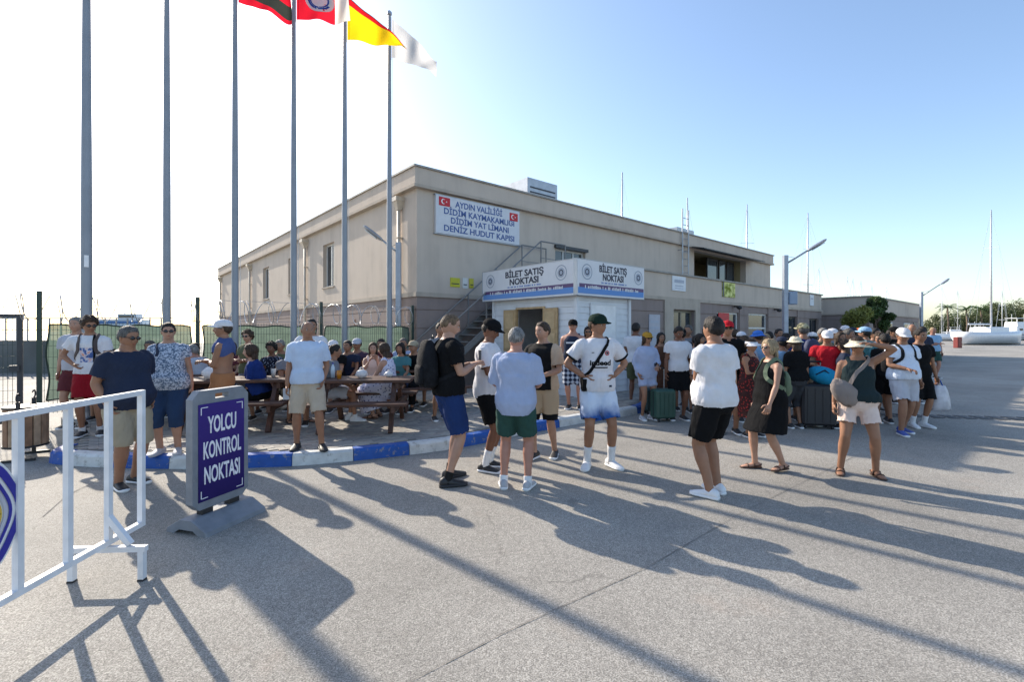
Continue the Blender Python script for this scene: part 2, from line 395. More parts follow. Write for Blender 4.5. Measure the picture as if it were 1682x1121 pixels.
# ------------------------------------------------------------------ terminal building
def plaster(name, col, stain=.25, scale=1.2):
    m = bpy.data.materials.new(name); m.use_nodes = True; t = m.node_tree; b = t.nodes['Principled BSDF']; b.inputs['Roughness'].default_value = .88
    b.inputs['Specular IOR Level'].default_value = .2
    tc = t.nodes.new('ShaderNodeTexCoord')
    mp = t.nodes.new('ShaderNodeMapping'); mp.inputs['Scale'].default_value = (3.0, 3.0, .35); t.links.new(tc.outputs['Object'], mp.inputs[0])
    n1 = t.nodes.new('ShaderNodeTexNoise'); n1.inputs['Scale'].default_value = 1.3; n1.inputs['Detail'].default_value = 6; t.links.new(mp.outputs[0], n1.inputs['Vector'])
    n2 = t.nodes.new('ShaderNodeTexNoise'); n2.inputs['Scale'].default_value = scale; n2.inputs['Detail'].default_value = 7; t.links.new(tc.outputs['Object'], n2.inputs['Vector'])
    ad = t.nodes.new('ShaderNodeMath'); ad.operation = 'ADD'; t.links.new(n1.outputs['Fac'], ad.inputs[0]); t.links.new(n2.outputs['Fac'], ad.inputs[1])
    r = t.nodes.new('ShaderNodeValToRGB'); e = r.color_ramp.elements; c = Vector(col)
    mr = t.nodes.new('ShaderNodeMapRange'); mr.inputs['From Min'].default_value = .65; mr.inputs['From Max'].default_value = 1.35; t.links.new(ad.outputs[0], mr.inputs[0])
    e[0].position = 0; e[0].color = (*(c * (1 - stain)), 1); e[1].position = 1; e[1].color = (*(c * (1 + stain * .35)), 1)
    q = e.new(.45); q.color = (*(c * .98), 1)
    t.links.new(mr.outputs[0], r.inputs[0]); t.links.new(r.outputs[0], b.inputs['Base Color'])
    n3 = t.nodes.new('ShaderNodeTexNoise'); n3.inputs['Scale'].default_value = 70; t.links.new(tc.outputs['Object'], n3.inputs['Vector'])
    bp = t.nodes.new('ShaderNodeBump'); bp.inputs['Strength'].default_value = .2; bp.inputs['Distance'].default_value = .005
    t.links.new(n3.outputs['Fac'], bp.inputs['Height']); t.links.new(bp.outputs['Normal'], b.inputs['Normal'])
    return m
M_up = plaster('cream_plaster', (.55, .468, .39), .15)
M_lo = plaster('mauve_grey_plaster', (.29, .232, .21), .22)
M_trim = plaster('trim_plaster', (.46, .395, .325), .2, 2.5)
M_cop = pm('coping_flashing', (.30, .28, .25), .6, var=.2)
BL_, BW_, BH = 23.0, 27.6, 6.0     # along right facade (x), along left facade (y), height
tb = empty('terminal_building', CO, BROT, 'long two-storey beige port terminal with parapet roof and grey ground floor', 'building')
BZ = 2.6; CZ = 5.42
winL = [(5.95, 7.07), (10.4, 11.5), (14.75, 15.9)]
winR = [(5.25, 6.8, 2.9, 4.42)]
rec = (14.4, 19.8, 3.3, 5.35)
# right facade, upper storey (local y=0)
mb = MB(); cells(mb, 0, BL_, BZ, CZ, 0, .3, [winR[0], rec]); mb.build('upper_wall', M_up, tb)
mb = MB(); cells(mb, .3, BW_, BZ, CZ, 0, .3, [(a, b, 3.25, 4.85) for a, b in winL])
mb.xf(Matrix(((0,1,0,0),(1,0,0,0),(0,0,1,0),(0,0,0,1)))).build('upper_wall', M_up, tb)
bx('upper_wall', M_up, tb, BL_ - .3, BL_, .3, BW_, 0, CZ); bx('upper_wall', M_up, tb, .3, BL_ - .3, BW_ - .3, BW_, 0, CZ)
# ground floor courses with recessed joints
zc = [0, .69, 1.19, 1.69, 2.19, BZ]
lowL = [(10.3, 11.6, 1.0, 2.2), (19.5, 20.8, 1.0, 2.2)]
bx('ground_floor_wall', M_lo, tb, .03, 3.9, .03, .3, 0, BZ); bx('ground_floor_wall', M_lo, tb, .03, .3, .3, BW_ - .3, 0, BZ)
for z0, z1 in zip(zc, zc[1:]):
    mb = MB(); mb.box(0, 3.9, 0, .029, z0 + .012, z1 - .012); mb.build('wall_course', M_lo, tb)
    mb = MB(); mb.box(0, .029, .031, BW_, z0 + .012, z1 - .012); mb.build('wall_course', M_lo, tb)
# string course
bx('string_course', M_trim, tb, -.05, 3.8, -.05, .0, BZ - .06, BZ + .06); bx('string_course', M_trim, tb, -.05, -.001, .0, BW_ + .05, BZ - .06, BZ + .06)
# cornice and parapet
def ringbox(name, m, o, z0, z1, th=.35):
    mb = MB(); mb.box(-o, BL_ + o, -o, th, z0, z1); mb.box(-o, BL_ + o, BW_ - th, BW_ + o, z0, z1); mb.box(-o, th, th, BW_ - th, z0, z1); mb.box(BL_ - th, BL_ + o, th, BW_ - th, z0, z1)
    return mb.build(name, m, tb)
ringbox('cornice', M_trim, .16, CZ, CZ + .08); ringbox('parapet', M_up, .12, CZ + .08, BH - .05); ringbox('coping', M_cop, .17, BH - .05, BH)
bx('roof', pm('roof_felt', (.2, .2, .2), .9), tb, .35, BL_ - .35, .35, BW_ - .35, CZ + .1, CZ + .2)
# left facade windows
def window(par, x0, x1, z0, z1, side, y=.16, mull=1, blind=False):
    """side 'R': in the y=0 facade; 'L': in the x=0 facade"""
    T = None if side == 'R' else Matrix(((0,1,0,0),(1,0,0,0),(0,0,1,0),(0,0,0,1)))
    fr = MB(); f = .06
    fr.box(x0, x1, y - .03, y + .03, z1 - f, z1).box(x0, x1, y - .03, y + .03, z0, z0 + f).box(x0, x0 + f, y - .03, y + .03, z0 + f, z1 - f).box(x1 - f, x1, y - .03, y + .03, z0 + f, z1 - f)
    for k in range(1, mull + 1):
        xm = x0 + (x1 - x0) * k / (mull + 1); fr.box(xm - .03, xm + .03, y - .03, y + .03, z0 + f, z1 - f)
    if T: fr.xf(T)
    wo = fr.build('window', M_winfr, par)
    pn = MB().box(x0 + f * .5, x1 - f * .5, y - .006, y + .006, z0 + f * .5, z1 - f * .5)
    if T: pn.xf(T)
    pn.build('pane', M_glass, wo)
    sl_ = MB().box(x0 - .06, x1 + .06, -.05, y - .04, z0 - .05, z0 - .002)
    if T: sl_.xf(T)
    sl_.build('sill', M_trim, wo)
    bk = MB().box(x0 - .02, x1 + .02, y + .35, y + .36, z0, z1)
    if T: bk.xf(T)
    bk.build('blind', pm('blind_grey', (.33, .33, .32), .9), wo)
    return wo
for a, b in winL: window(tb, a, b, 3.25, 4.85, 'L')
window(tb, *winR[0], 'R', mull=2)
# shutter box over the terrace door behind the kiosk
bx('shutter_box', M_steel, tb, 5.2, 6.85, -.1, -.002, 4.42, 4.52)
# downpipes with hoppers on the left facade
M_pipe = pm('cream_pipe', (.55, .47, .37), .5, var=.15)
for s_ in (.84, 8.9, 18.4, 27.0):
    mb = MB(); mb.tube([(-.09, s_, .1), (-.09, s_, 5.0)], .05, 10); o = mb.build('downpipe', M_pipe, tb, True)
    mb = MB()
    mb.loft([[(-.09 + x * r_, s_ + y * r_, z) for x, y in ((-1,-1),(1,-1),(1,1),(-1,1))] for r_, z in ((.055, 4.98), (.085, 5.06), (.15, 5.2), (.17, 5.2), (.17, 5.32))])
    mb.build('hopper', M_pipe, o)
    for z in (1.4, 2.9, 4.2): bx('pipe_clip', M_pipe, o, -.15, -.002, s_ - .06, s_ + .06, z, z + .03)
# loose conduits
MB().tube([(-.04, 4.0, .3), (-.04, 4.0, 2.0)], .025, 8).build('conduit', pm('rusty_pipe', (.22, .11, .07), .7), tb, True)
# recessed terrace room on the upper storey
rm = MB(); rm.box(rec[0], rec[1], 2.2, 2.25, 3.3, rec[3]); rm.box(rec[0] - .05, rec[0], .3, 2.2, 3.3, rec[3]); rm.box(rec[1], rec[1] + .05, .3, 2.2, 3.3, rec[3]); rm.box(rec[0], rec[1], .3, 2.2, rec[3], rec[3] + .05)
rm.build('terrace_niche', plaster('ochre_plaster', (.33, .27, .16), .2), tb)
for xa, xb in ((16.6, 17.7), (17.85, 18.6), (18.75, 19.5)):
    fr = MB(); y = .5
    fr.box(xa, xb, y, y + .06, 5.2, 5.28).box(xa, xa + .06, y, y + .06, 3.4, 5.2).box(xb - .06, xb, y, y + .06, 3.4, 5.2).box(xa + .06, xb - .06, y, y + .06, 4.2, 4.26)
    o = fr.build('glass_door', M_steel, tb); bx('pane', M_glass, o, xa + .03, xb - .03, y + .025, y + .035, 3.4, 5.2)
aw = MB(); aw.add([(13.9, -.75, 5.28), (20.4, -.75, 5.28), (20.4, -.001, 5.44), (13.9, -.001, 5.44), (13.9, -.75, 5.32), (20.4, -.75, 5.32), (20.4, -.001, 5.48), (13.9, -.001, 5.48)],
    [(0,1,2,3),(7,6,5,4),(0,4,5,1),(1,5,6,2),(2,6,7,3),(3,7,4,0)])
aw.build('canopy', M_steel, tb)
# roof ladder
ld = MB()
for x in (13.0, 13.5): ld.tube([(x, -.22, 3.3), (x, -.22, 7.0)], .03, 8)
for k in range(11): ld.tube([(13.0, -.22, 3.6 + k*.3), (13.5, -.22, 3.6 + k*.3)], .015, 6)
for z in (4.0, 5.2): ld.bar((13.0, -.22, z), (13.0, 0, z), .03).bar((13.5, -.22, z), (13.5, 0, z), .03)
ld.build('roof_ladder', M_galv, tb)
# extension: single storey with terrace on top
EX0, EX1, EY, EH = 3.75, 20.35, -3.38, 3.40
ops = [(6.91, 8.18, 0, 2.27), (9.75, 11.47, 0, 2.29), (12.24, 14.02, .95, 2.3), (16.13, 17.2, 0, 2.25), (18.7, 19.9, 0, 2.2)]
mb = MB(); cells(mb, EX0, EX1, 0, BZ, EY + .03, EY + .3, ops); mb.build('ground_floor_wall', M_lo, tb)
for z0, z1 in zip(zc, zc[1:]):
    hl = sorted((a - .02, b + .02) for a, b, c, d in ops if c < z1 - .02 and d > z0 + .02); xa = EX0
    for a, b in hl + [(EX1, EX1)]:
        if a - xa > .03: bx('wall_course', M_lo, tb, xa, a, EY, EY + .029, z0 + .012, z1 - .012)
        xa = b
bx('ground_floor_wall', M_lo, tb, EX0, EX0 + .3, EY + .3, -.001, 0, BZ); bx('ground_floor_wall', M_lo, tb, EX1 - .3, EX1, EY + .3, -.001, 0, BZ)
bx('terrace_parapet', M_up, tb, EX0, EX1, EY, EY + .25, BZ + .001, EH - .05); bx('terrace_parapet', M_up, tb, EX1 - .25, EX1, EY + .25, -.001, BZ + .001, EH - .05)
bx('terrace_coping', M_cop, tb, EX0 - .05, EX1 + .06, EY - .06, EY + .3, EH - .05, EH); bx('terrace_coping', M_cop, tb, EX1 - .3, EX1 + .06, EY + .3, -.001, EH - .05, EH)
bx('terrace_floor', pm('terrace_slab', (.35, .33, .3), .8), tb, EX0, EX1 - .25, EY + .25, -.001, BZ + .002, BZ + .3)
bx('string_course', M_trim, tb, EX0, EX1 + .04, EY - .04, EY - .001, BZ - .05, BZ + .05)
# back of the extension rooms, dark
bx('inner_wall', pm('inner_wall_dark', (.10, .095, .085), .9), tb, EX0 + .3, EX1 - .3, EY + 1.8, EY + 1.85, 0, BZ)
def door(x0, x1, z1, frm, leafs, kind):
    fr = MB(); y = EY + .1; f = .07
    fr.box(x0, x1, y, y + .08, z1 - f, z1).box(x0, x0 + f, y, y + .08, 0, z1 - f).box(x1 - f, x1, y, y + .08, 0, z1 - f)
    for k in range(1, leafs): xm = x0 + (x1 - x0) * k / leafs; fr.box(xm - .035, xm + .035, y, y + .08, 0, z1 - f)
    o = fr.build('door', frm, tb)
    for k in range(leafs):
        a_ = x0 + (x1 - x0) * k / leafs; b_ = x0 + (x1 - x0) * (k + 1) / leafs
        bx('pane' if kind == 'g' else 'door_leaf', M_glass if kind == 'g' else M_dark, o, a_ + .03, b_ - .03, y + .03, y + .045, .05, z1 - .04)
    bx('handle', M_galv, o, (x0 + x1) / 2 + .06, (x0 + x1) / 2 + .09, y - .06, y - .001, .95, 1.15)
door(6.91, 8.18, 2.27, pm('brown_door_frame', (.17, .15, .11), .5), 2, 'g'); door(9.75, 11.47, 2.29, M_winfr, 2, 'g'); door(16.13, 17.2, 2.25, M_steel, 1, 'g'); door(18.7, 19.9, 2.2, M_steel, 2, 'g')
# portal surround of the main doorway
su = MB(); su.box(6.41, 6.89, EY - .05, EY - .001, 0, 2.56).box(8.2, 8.5, EY - .05, EY - .001, 0, 2.56).box(6.89, 8.2, EY - .05, EY - .001, 2.29, 2.56); su.build('door_surround', M_trim, tb)
fr = MB(); x0, x1, z0, z1 = ops[2]; y = EY + .1
fr.box(x0, x1, y, y + .07, z1 - .07, z1).box(x0, x1, y, y + .07, z0, z0 + .07).box(x0, x0 + .07, y, y + .07, z0 + .07, z1 - .07).box(x1 - .07, x1, y, y + .07, z0 + .07, z1 - .07).box(x0 + .07, x1 - .07, y, y + .07, 1.7, 1.76)
o = fr.build('window', M_winfr, tb); bx('pane', M_glass, o, x0 + .03, x1 - .03, y + .03, y + .042, z0 + .03, z1 - .03)
for x in (11.0, 14.6): 
    mb = MB(); mb.bar((x, EY - .001, 2.5), (x, EY - .18, 2.5), .05); mb.ell((x, EY - .2, 2.46), .08, .1, .07); mb.build('spotlight', M_steel, tb, True)
# roof units
def unit(x, y, z, sx, sy, sz, lab):
    r_ = empty('roof_unit', BL(x, y, z), BROT, lab, 'roof unit', 'boxes on the terminal roof')
    bx('casing', M_galv, r_, 0, sx, 0, sy, .1, sz, .01)
    for a_ in (.1, sx - .2):
        for b_ in (.1, sy - .2): bx('foot', M_steel, r_, a_, a_ + .1, b_, b_ + .1, 0, .1)
    for k in range(6): bx('louvre', M_steel, r_, .12, sx - .12, -.012, -.001, .22 + k * (sz - .4) / 6, .27 + k * (sz - .4) / 6)
unit(5.0, 1.1, CZ + .2, 1.5, 1.5, 1.42, 'large pale grey metal box on roof nearest the corner sign')
unit(15.0, 1.2, CZ + .2, 1.6, 1.4, 1.1, 'smaller grey metal box on roof beside the roof ladder')
# outdoor air conditioners in the terrace niche
for i, (x, z, lab) in enumerate(((14.7, 3.35, 'left white air conditioner box in the dark terrace niche'), (15.75, 3.35, 'right white air conditioner box in the dark terrace niche'))):
    r_ = empty('air_conditioner', BL(x, -.15, 2.9), BROT, lab, 'air conditioner', 'air conditioners on the terrace')
    bx('casing', M_winfr, r_, 0, .85, 0, .32, .06, 1.25, .02); mb = MB(); mb.lathe([(.30, 0), (.30, .02), (.26, .02), (.26, 0)], 20).xf(Matrix.Translation((.42, -.001, .7)) @ Matrix.Rotation(R(90), 4, 'X')).build('fan_grille', M_steel, r_)
    bx('foot', M_steel, r_, .1, .16, .02, .3, 0, .06); bx('foot', M_steel, r_, .69, .75, .02, .3, 0, .06)

# ------------------------------------------------------------------ low building further along
LB = Vector((18.0, 24.2, 0)); lb = empty('low_building', LB, BROT, 'single-storey beige building beyond the leafy tree', 'building')
LX, LY, LH = 12.1, 12.0, 3.4
bx('wall', M_lo, lb, 0, LX, 0, LY, 0, 2.5)
for z0, z1 in zip(zc[:-1], zc[1:]): bx('wall_course', M_lo, lb, -.03, LX + .03, -.03, LY, z0 + .012, min(z1, 2.5) - .012)
bx('parapet', M_up, lb, -.06, LX + .06, -.06, LY + .06, 2.5, LH - .06); bx('coping', M_cop, lb, -.12, LX + .12, -.12, LY + .12, LH - .06, LH); bx('string_course', M_trim, lb, -.09, LX + .09, -.09, LY + .09, 2.46, 2.54)
for xa, xb in ((3.0, 4.6), (7.5, 9.1)):
    o = bx('window', M_winfr, lb, xa, xb, -.06, -.031, 1.0, 2.1); bx('pane', M_glass, o, xa + .07, xb - .07, -.068, -.061, 1.07, 2.03)
o = bx('door', M_steel, lb, 10.2, 11.2, -.07, -.031, 0, 2.15); bx('handle', M_galv, o, 11.0, 11.04, -.12, -.071, .95, 1.1)
# ------------------------------------------------------------------ text helper
def text_obj(txt, size, m, parent, M, name='lettering', bold=.0, sx=1.0, align='CENTER', ext=.002, line=1.0):
    cu = bpy.data.curves.new('txt', 'FONT'); cu.body = txt; cu.size = size; cu.align_x = align; cu.align_y = 'CENTER'; cu.extrude = ext; cu.offset = bold; cu.space_line = line
    cu.resolution_u = 3
    o = bpy.data.objects.new('txt', cu); COL.objects.link(o)
    dg = bpy.context.evaluated_depsgraph_get(); me = bpy.data.meshes.new_from_object(o.evaluated_get(dg))
    bpy.data.objects.remove(o); bpy.data.curves.remove(cu)
    me.transform(M @ Matrix.Diagonal((sx, 1, 1, 1))); me.materials.clear(); me.materials.append(m); me.name = name
    return obj(name, me, parent)
# text lies in local xy; FX(M) stands it up: x stays, y->z, normal -> -y
UP = Matrix.Rotation(R(90), 4, 'X')

# ------------------------------------------------------------------ big wall sign
M_sgn = pm('sign_white', (.62, .63, .66), .45, var=.05); M_sblue = pm('sign_blue_letters', sr(62, 88, 145), .5); M_red = pm('flag_red', sr(190, 20, 35), .5)
ws = empty('wall_sign', BL(.53, -.10, 4.30), BROT, 'white signboard with blue lettering and red flags high on the wall', 'sign')
bx('board', M_sgn, ws, 0, 3.03, 0, .095, 0, 1.04, .008)
bx('edge_trim', M_galv, ws, -.025, 3.055, .02, .097, -.025, -.002); bx('edge_trim', M_galv, ws, -.025, 3.055, .02, .097, 1.042, 1.065)
for i, (tx, x, wd) in enumerate((('AYDIN VALİLİĞİ', 1.48, 1.70), ('DİDİM KAYMAKAMLIĞI', 1.53, 2.55), ('DİDİM YAT LİMANI', 1.53, 2.1), ('DENİZ HUDUT KAPISI', 1.53, 2.55))):
    z = .86 - i * .235
    o = text_obj(tx, .235, M_sblue, ws, Matrix.Identity(4), bold=.005)
    xs = [v.co.x for v in o.data.vertices]; k = wd / (max(xs) - min(xs)); o.data.transform(Matrix.Translation((x, -.003, z)) @ UP @ Matrix.Diagonal((k, 1, 1, 1)))
def crescent(par, x, z, w, h, y=-.004):
    o = bx('flag_panel', M_red, par, x, x + w, y - .002, y + .003, z, z + h)
    n = 20; c = (x + w*.4, z + h*.5); r1 = h*.30; pts = []
    pts = [(c[0] + r1*math.cos(t), c[1] + r1*math.sin(t)) for t in (R(38) + R(284)*k/n for k in range(n+1))]
    c2 = (c[0] + r1*.28, c[1]); r2 = r1*.78
    a0 = math.atan2(pts[-1][1]-c2[1], pts[-1][0]-c2[0]); a1 = math.atan2(pts[0][1]-c2[1], pts[0][0]-c2[0])
    a0 = a0 % (2*math.pi); a1 = a1 % (2*math.pi)
    inn = [(c2[0] + r2*math.cos(a0 + (a1-a0)*k/n), c2[1] + r2*math.sin(a0 + (a1-a0)*k/n)) for k in range(n+1)]
    mb = MB()
    for k in range(n):
        q = [pts[k], pts[k+1], inn[n-k-1], inn[n-k]]; mb.add([(u, y - .005, v) for u, v in q], [(0,1,2,3)])
    s = (x + w*.68, z + h*.5); st_ = [(s[0] + (h*.13 if i % 2 == 0 else h*.05)*math.cos(R(180) + i*math.pi/5), s[1] + (h*.13 if i % 2 == 0 else h*.05)*math.sin(R(180) + i*math.pi/5)) for i in range(10)]
    mb.add([(u, y - .005, v) for u, v in st_], [tuple(range(10))])
    mb.build('crescent_and_star', M_white, o, recalc=False)
crescent(ws, .09, .76, .36, .24); crescent(ws, 2.62, .72, .33, .24)

# small notices by the corner
for x, w_, z, h_, c, lab in ((1.05, .32, 2.86, .26, sr(190,185,40), 'yellow notice plate left of the three beside the kiosk'), (1.46, .18, 2.84, .3, sr(205,205,200), 'white notice plate between two yellow plates'), (1.70, .15, 2.86, .28, sr(185,175,45), 'narrow yellow plate right of the three beside the kiosk')):
    r_ = empty('notice_plate', BL(x, -.02, z), BROT, lab, 'notice', 'small plates on the terminal wall'); bx('plate', pm('notice_%d' % int(x*100), c, .5), r_, 0, w_, 0, .018, 0, h_); bx('print', M_steel, r_, .03, w_ - .03, -.004, -.001, h_*.3, h_*.4)

# signs on the extension
def plate(name, x, w_, z, h_, m, lab, cat='sign', prints=()):
    r_ = empty(name, BL(x, EY - .03, z), BROT, lab, cat); bx('panel', m, r_, 0, w_, 0, .028, 0, h_, .004)
    for a_, b_, c_, d_, mm in prints: bx('print', mm, r_, a_*w_, b_*w_, -.004, -.001, c_*h_, d_*h_)
    return r_
M_paper = pm('paper_white', (.7, .72, .74), .6)
grey = pm('print_grey', (.4, .43, .5), .6)
plate('wall_plaque', 6.85, .78, 2.86, .46, M_paper, 'white square plaque on the terrace parapet right of the kiosk', prints=((.15,.85,.55,.75,grey),(.2,.8,.3,.36,grey),(.2,.8,.15,.2,grey)))
pg = two('poster_green', 'noise', sr(120,130,40), sr(225,225,150), 5, .4, .6); plate('wall_poster', 10.1, .95, 2.82, .52, pg, 'green and yellow poster on the terrace parapet', 'poster', prints=((.0,.1,0,1,M_steel),))
plate('wall_notice', 18.7, .5, 2.8, .52, M_paper, 'narrow white notice on the parapet behind the lamp post', 'notice', prints=((.2,.8,.6,.7,grey),))
plate('notice_board', 5.62, .56, .85, 1.25, pm('notice_lilac', (.42, .42, .47), .5), 'pale notice board on the grey wall right of the kiosk', 'notice board', prints=tuple((.12,.88,.1+.14*k,.16+.14*k,grey) for k in range(6)))
plate('door_poster', 9.8, .78, 1.3, .95, M_red, 'red poster on the left half of the white framed door', 'poster', prints=((.2,.8,.3,.7,pm('poster_pink', sr(225,120,110), .5)),))

# ------------------------------------------------------------------ steel staircase beside the wall
M_stair = pm('stair_grey_paint', (.22, .215, .21), .5, .2)
sc = empty('steel_staircase', BL(-.5, -1.02, 0), BROT, 'grey steel staircase climbing the wall behind the kiosk', 'staircase')
x1s, z1s, wS = 4.1, 3.3, .85
for y in (0, wS):
    MB().bar((0, y, .1), (x1s, y, z1s - .1), .04, .16).build('stringer', M_stair, sc)
    MB().tube([(0, y, 1.05), (x1s, y, z1s + 1.0)] if y == 0 else [(0, y, 1.05), (x1s, y, z1s + 1.0)], .022, 8).tube([(x1s, y, z1s + 1.0), (x1s + 1.05, y, z1s + 1.0)], .022, 8).build('handrail', M_stair, sc, True)
    for k in range(5):
        f = k / 4; MB().bar((x1s*f, y, z1s*f), (x1s*f, y, z1s*f + 1.0 + .05*(1-f)), .03).build('post', M_stair, sc)
    MB().bar((x1s + 1.05, y, z1s), (x1s + 1.05, y, z1s + 1.0), .03).build('post', M_stair, sc)
    MB().bar((x1s, y, z1s + .5), (x1s + 1.05, y, z1s + .5), .02).build('mid_rail', M_stair, sc)
for k in range(17): bx('tread', M_stair, sc, x1s*k/17, x1s*k/17 + .22, .03, wS - .03, z1s*(k+1)/17.6, z1s*(k+1)/17.6 + .03)
bx('landing', M_galv, sc, x1s, x1s + 1.05, .03, wS - .03, z1s - .06, z1s)

# ------------------------------------------------------------------ ticket kiosk
KX, KY = 1.68, -4.14; KW, KD, KH = 1.94, 2.95, 2.42
M_sid = pm('white_siding', (.66, .67, .69), .5, var=.06, scale=4, bump=.08)
kz = PZ
kk = empty('ticket_kiosk', BL(KX, KY, kz), BROT, 'white boarded ticket kiosk with blue and white sign band', 'kiosk')
H_ = KH - kz
hatch = (1.05, 2.0, .95, 2.02)
bx('frame', M_sid, kk, .03, KW - .03, .03, .06, 0, H_); bx('frame', M_sid, kk, KW - .06, KW - .03, .06, KD - .03, 0, H_); bx('frame', M_sid, kk, .06, KW - .06, KD - .06, KD - .03, 0, H_)
mb = MB(); cells(mb, .06, KD - .03, 0, H_, .03, .06, [hatch]); mb.xf(Matrix(((0,1,0,0),(1,0,0,0),(0,0,1,0),(0,0,0,1)))); mb.build('frame', M_sid, kk)
bx('floor', M_dark, kk, .06, KW - .06, .06, KD - .06, 0, .05); bx('roof', M_sid, kk, -.05, KW + .05, -.05, KD + .05, H_, H_ + .06)
bh = .145
for k in range(16):
    z0 = k * bh; z1 = min(z0 + bh - .006, H_ - .002)
    if z1 <= z0: break
    MB().add([(.0, .029, z0), (KW, .029, z0), (KW, .029, z1), (0, .029, z1), (.0, .006, z0), (KW, .006, z0), (KW, .02, z1), (0, .02, z1)], [(0,1,2,3),(7,6,5,4),(0,4,5,1),(1,5,6,2),(2,6,7,3),(3,7,4,0)]).build('siding_board', M_sid, kk)
    for a_, b_ in ((.03, hatch[0] - .05), (hatch[1] + .05, KD)) if z1 > hatch[2] - .05 and z0 < hatch[3] + .05 else ((.03, KD),):
        MB().add([(.029, a_, z0), (.029, b_, z0), (.029, b_, z1), (.029, a_, z1), (.006, a_, z0), (.006, b_, z0), (.02, b_, z1), (.02, a_, z1)], [(0,1,2,3),(7,6,5,4),(0,4,5,1),(1,5,6,2),(2,6,7,3),(3,7,4,0)]).build('siding_board', M_sid, kk)
for (x, y) in ((0, 0), (KW, 0), (0, KD)): bx('corner_post', M_sid, kk, x - .04, x + .04, y - .04, y + .04, 0, H_)
# door on the right face
o = bx('door', M_white, kk, .5, 1.4, -.012, .004, .02, 2.08); bx('handle', M_steel, o, 1.28, 1.32, -.06, -.0125, .95, 1.1)
for a_, b_, c_, d_ in ((.46, .5, 0, 2.12), (1.4, 1.44, 0, 2.12), (.5, 1.4, 2.08, 2.12)): bx('door_trim', M_sid, kk, a_, b_, -.02, .004, c_, d_)
# hatch with counter and pine shutters
for a_, b_ in ((hatch[0] - .5, hatch[0] - .02), (hatch[1] + .02, hatch[1] + .5)):
    o = bx('shutter', M_tan, kk, -.05, -.012, a_, b_, hatch[2], hatch[3]); 
    for z0, z1 in ((hatch[2] + .08, hatch[2] + .48), (hatch[2] + .58, hatch[3] - .08)): bx('shutter_panel', pm('pine_light', (.52, .36, .19), .6, var=.15), o, -.06, -.0505, a_ + .08, b_ - .08, z0, z1)
bx('counter', M_tan, kk, -.3, .2, hatch[0] - .05, hatch[1] + .05, hatch[2] - .05, hatch[2] - .004)
for a_, b_, c_, d_ in ((hatch[0] - .05, hatch[0], hatch[2], hatch[3] + .05), (hatch[1], hatch[1] + .05, hatch[2], hatch[3] + .05), (hatch[0], hatch[1], hatch[3], hatch[3] + .05)): bx('hatch_frame', M_tan, kk, -.02, .06, a_, b_, c_, d_)
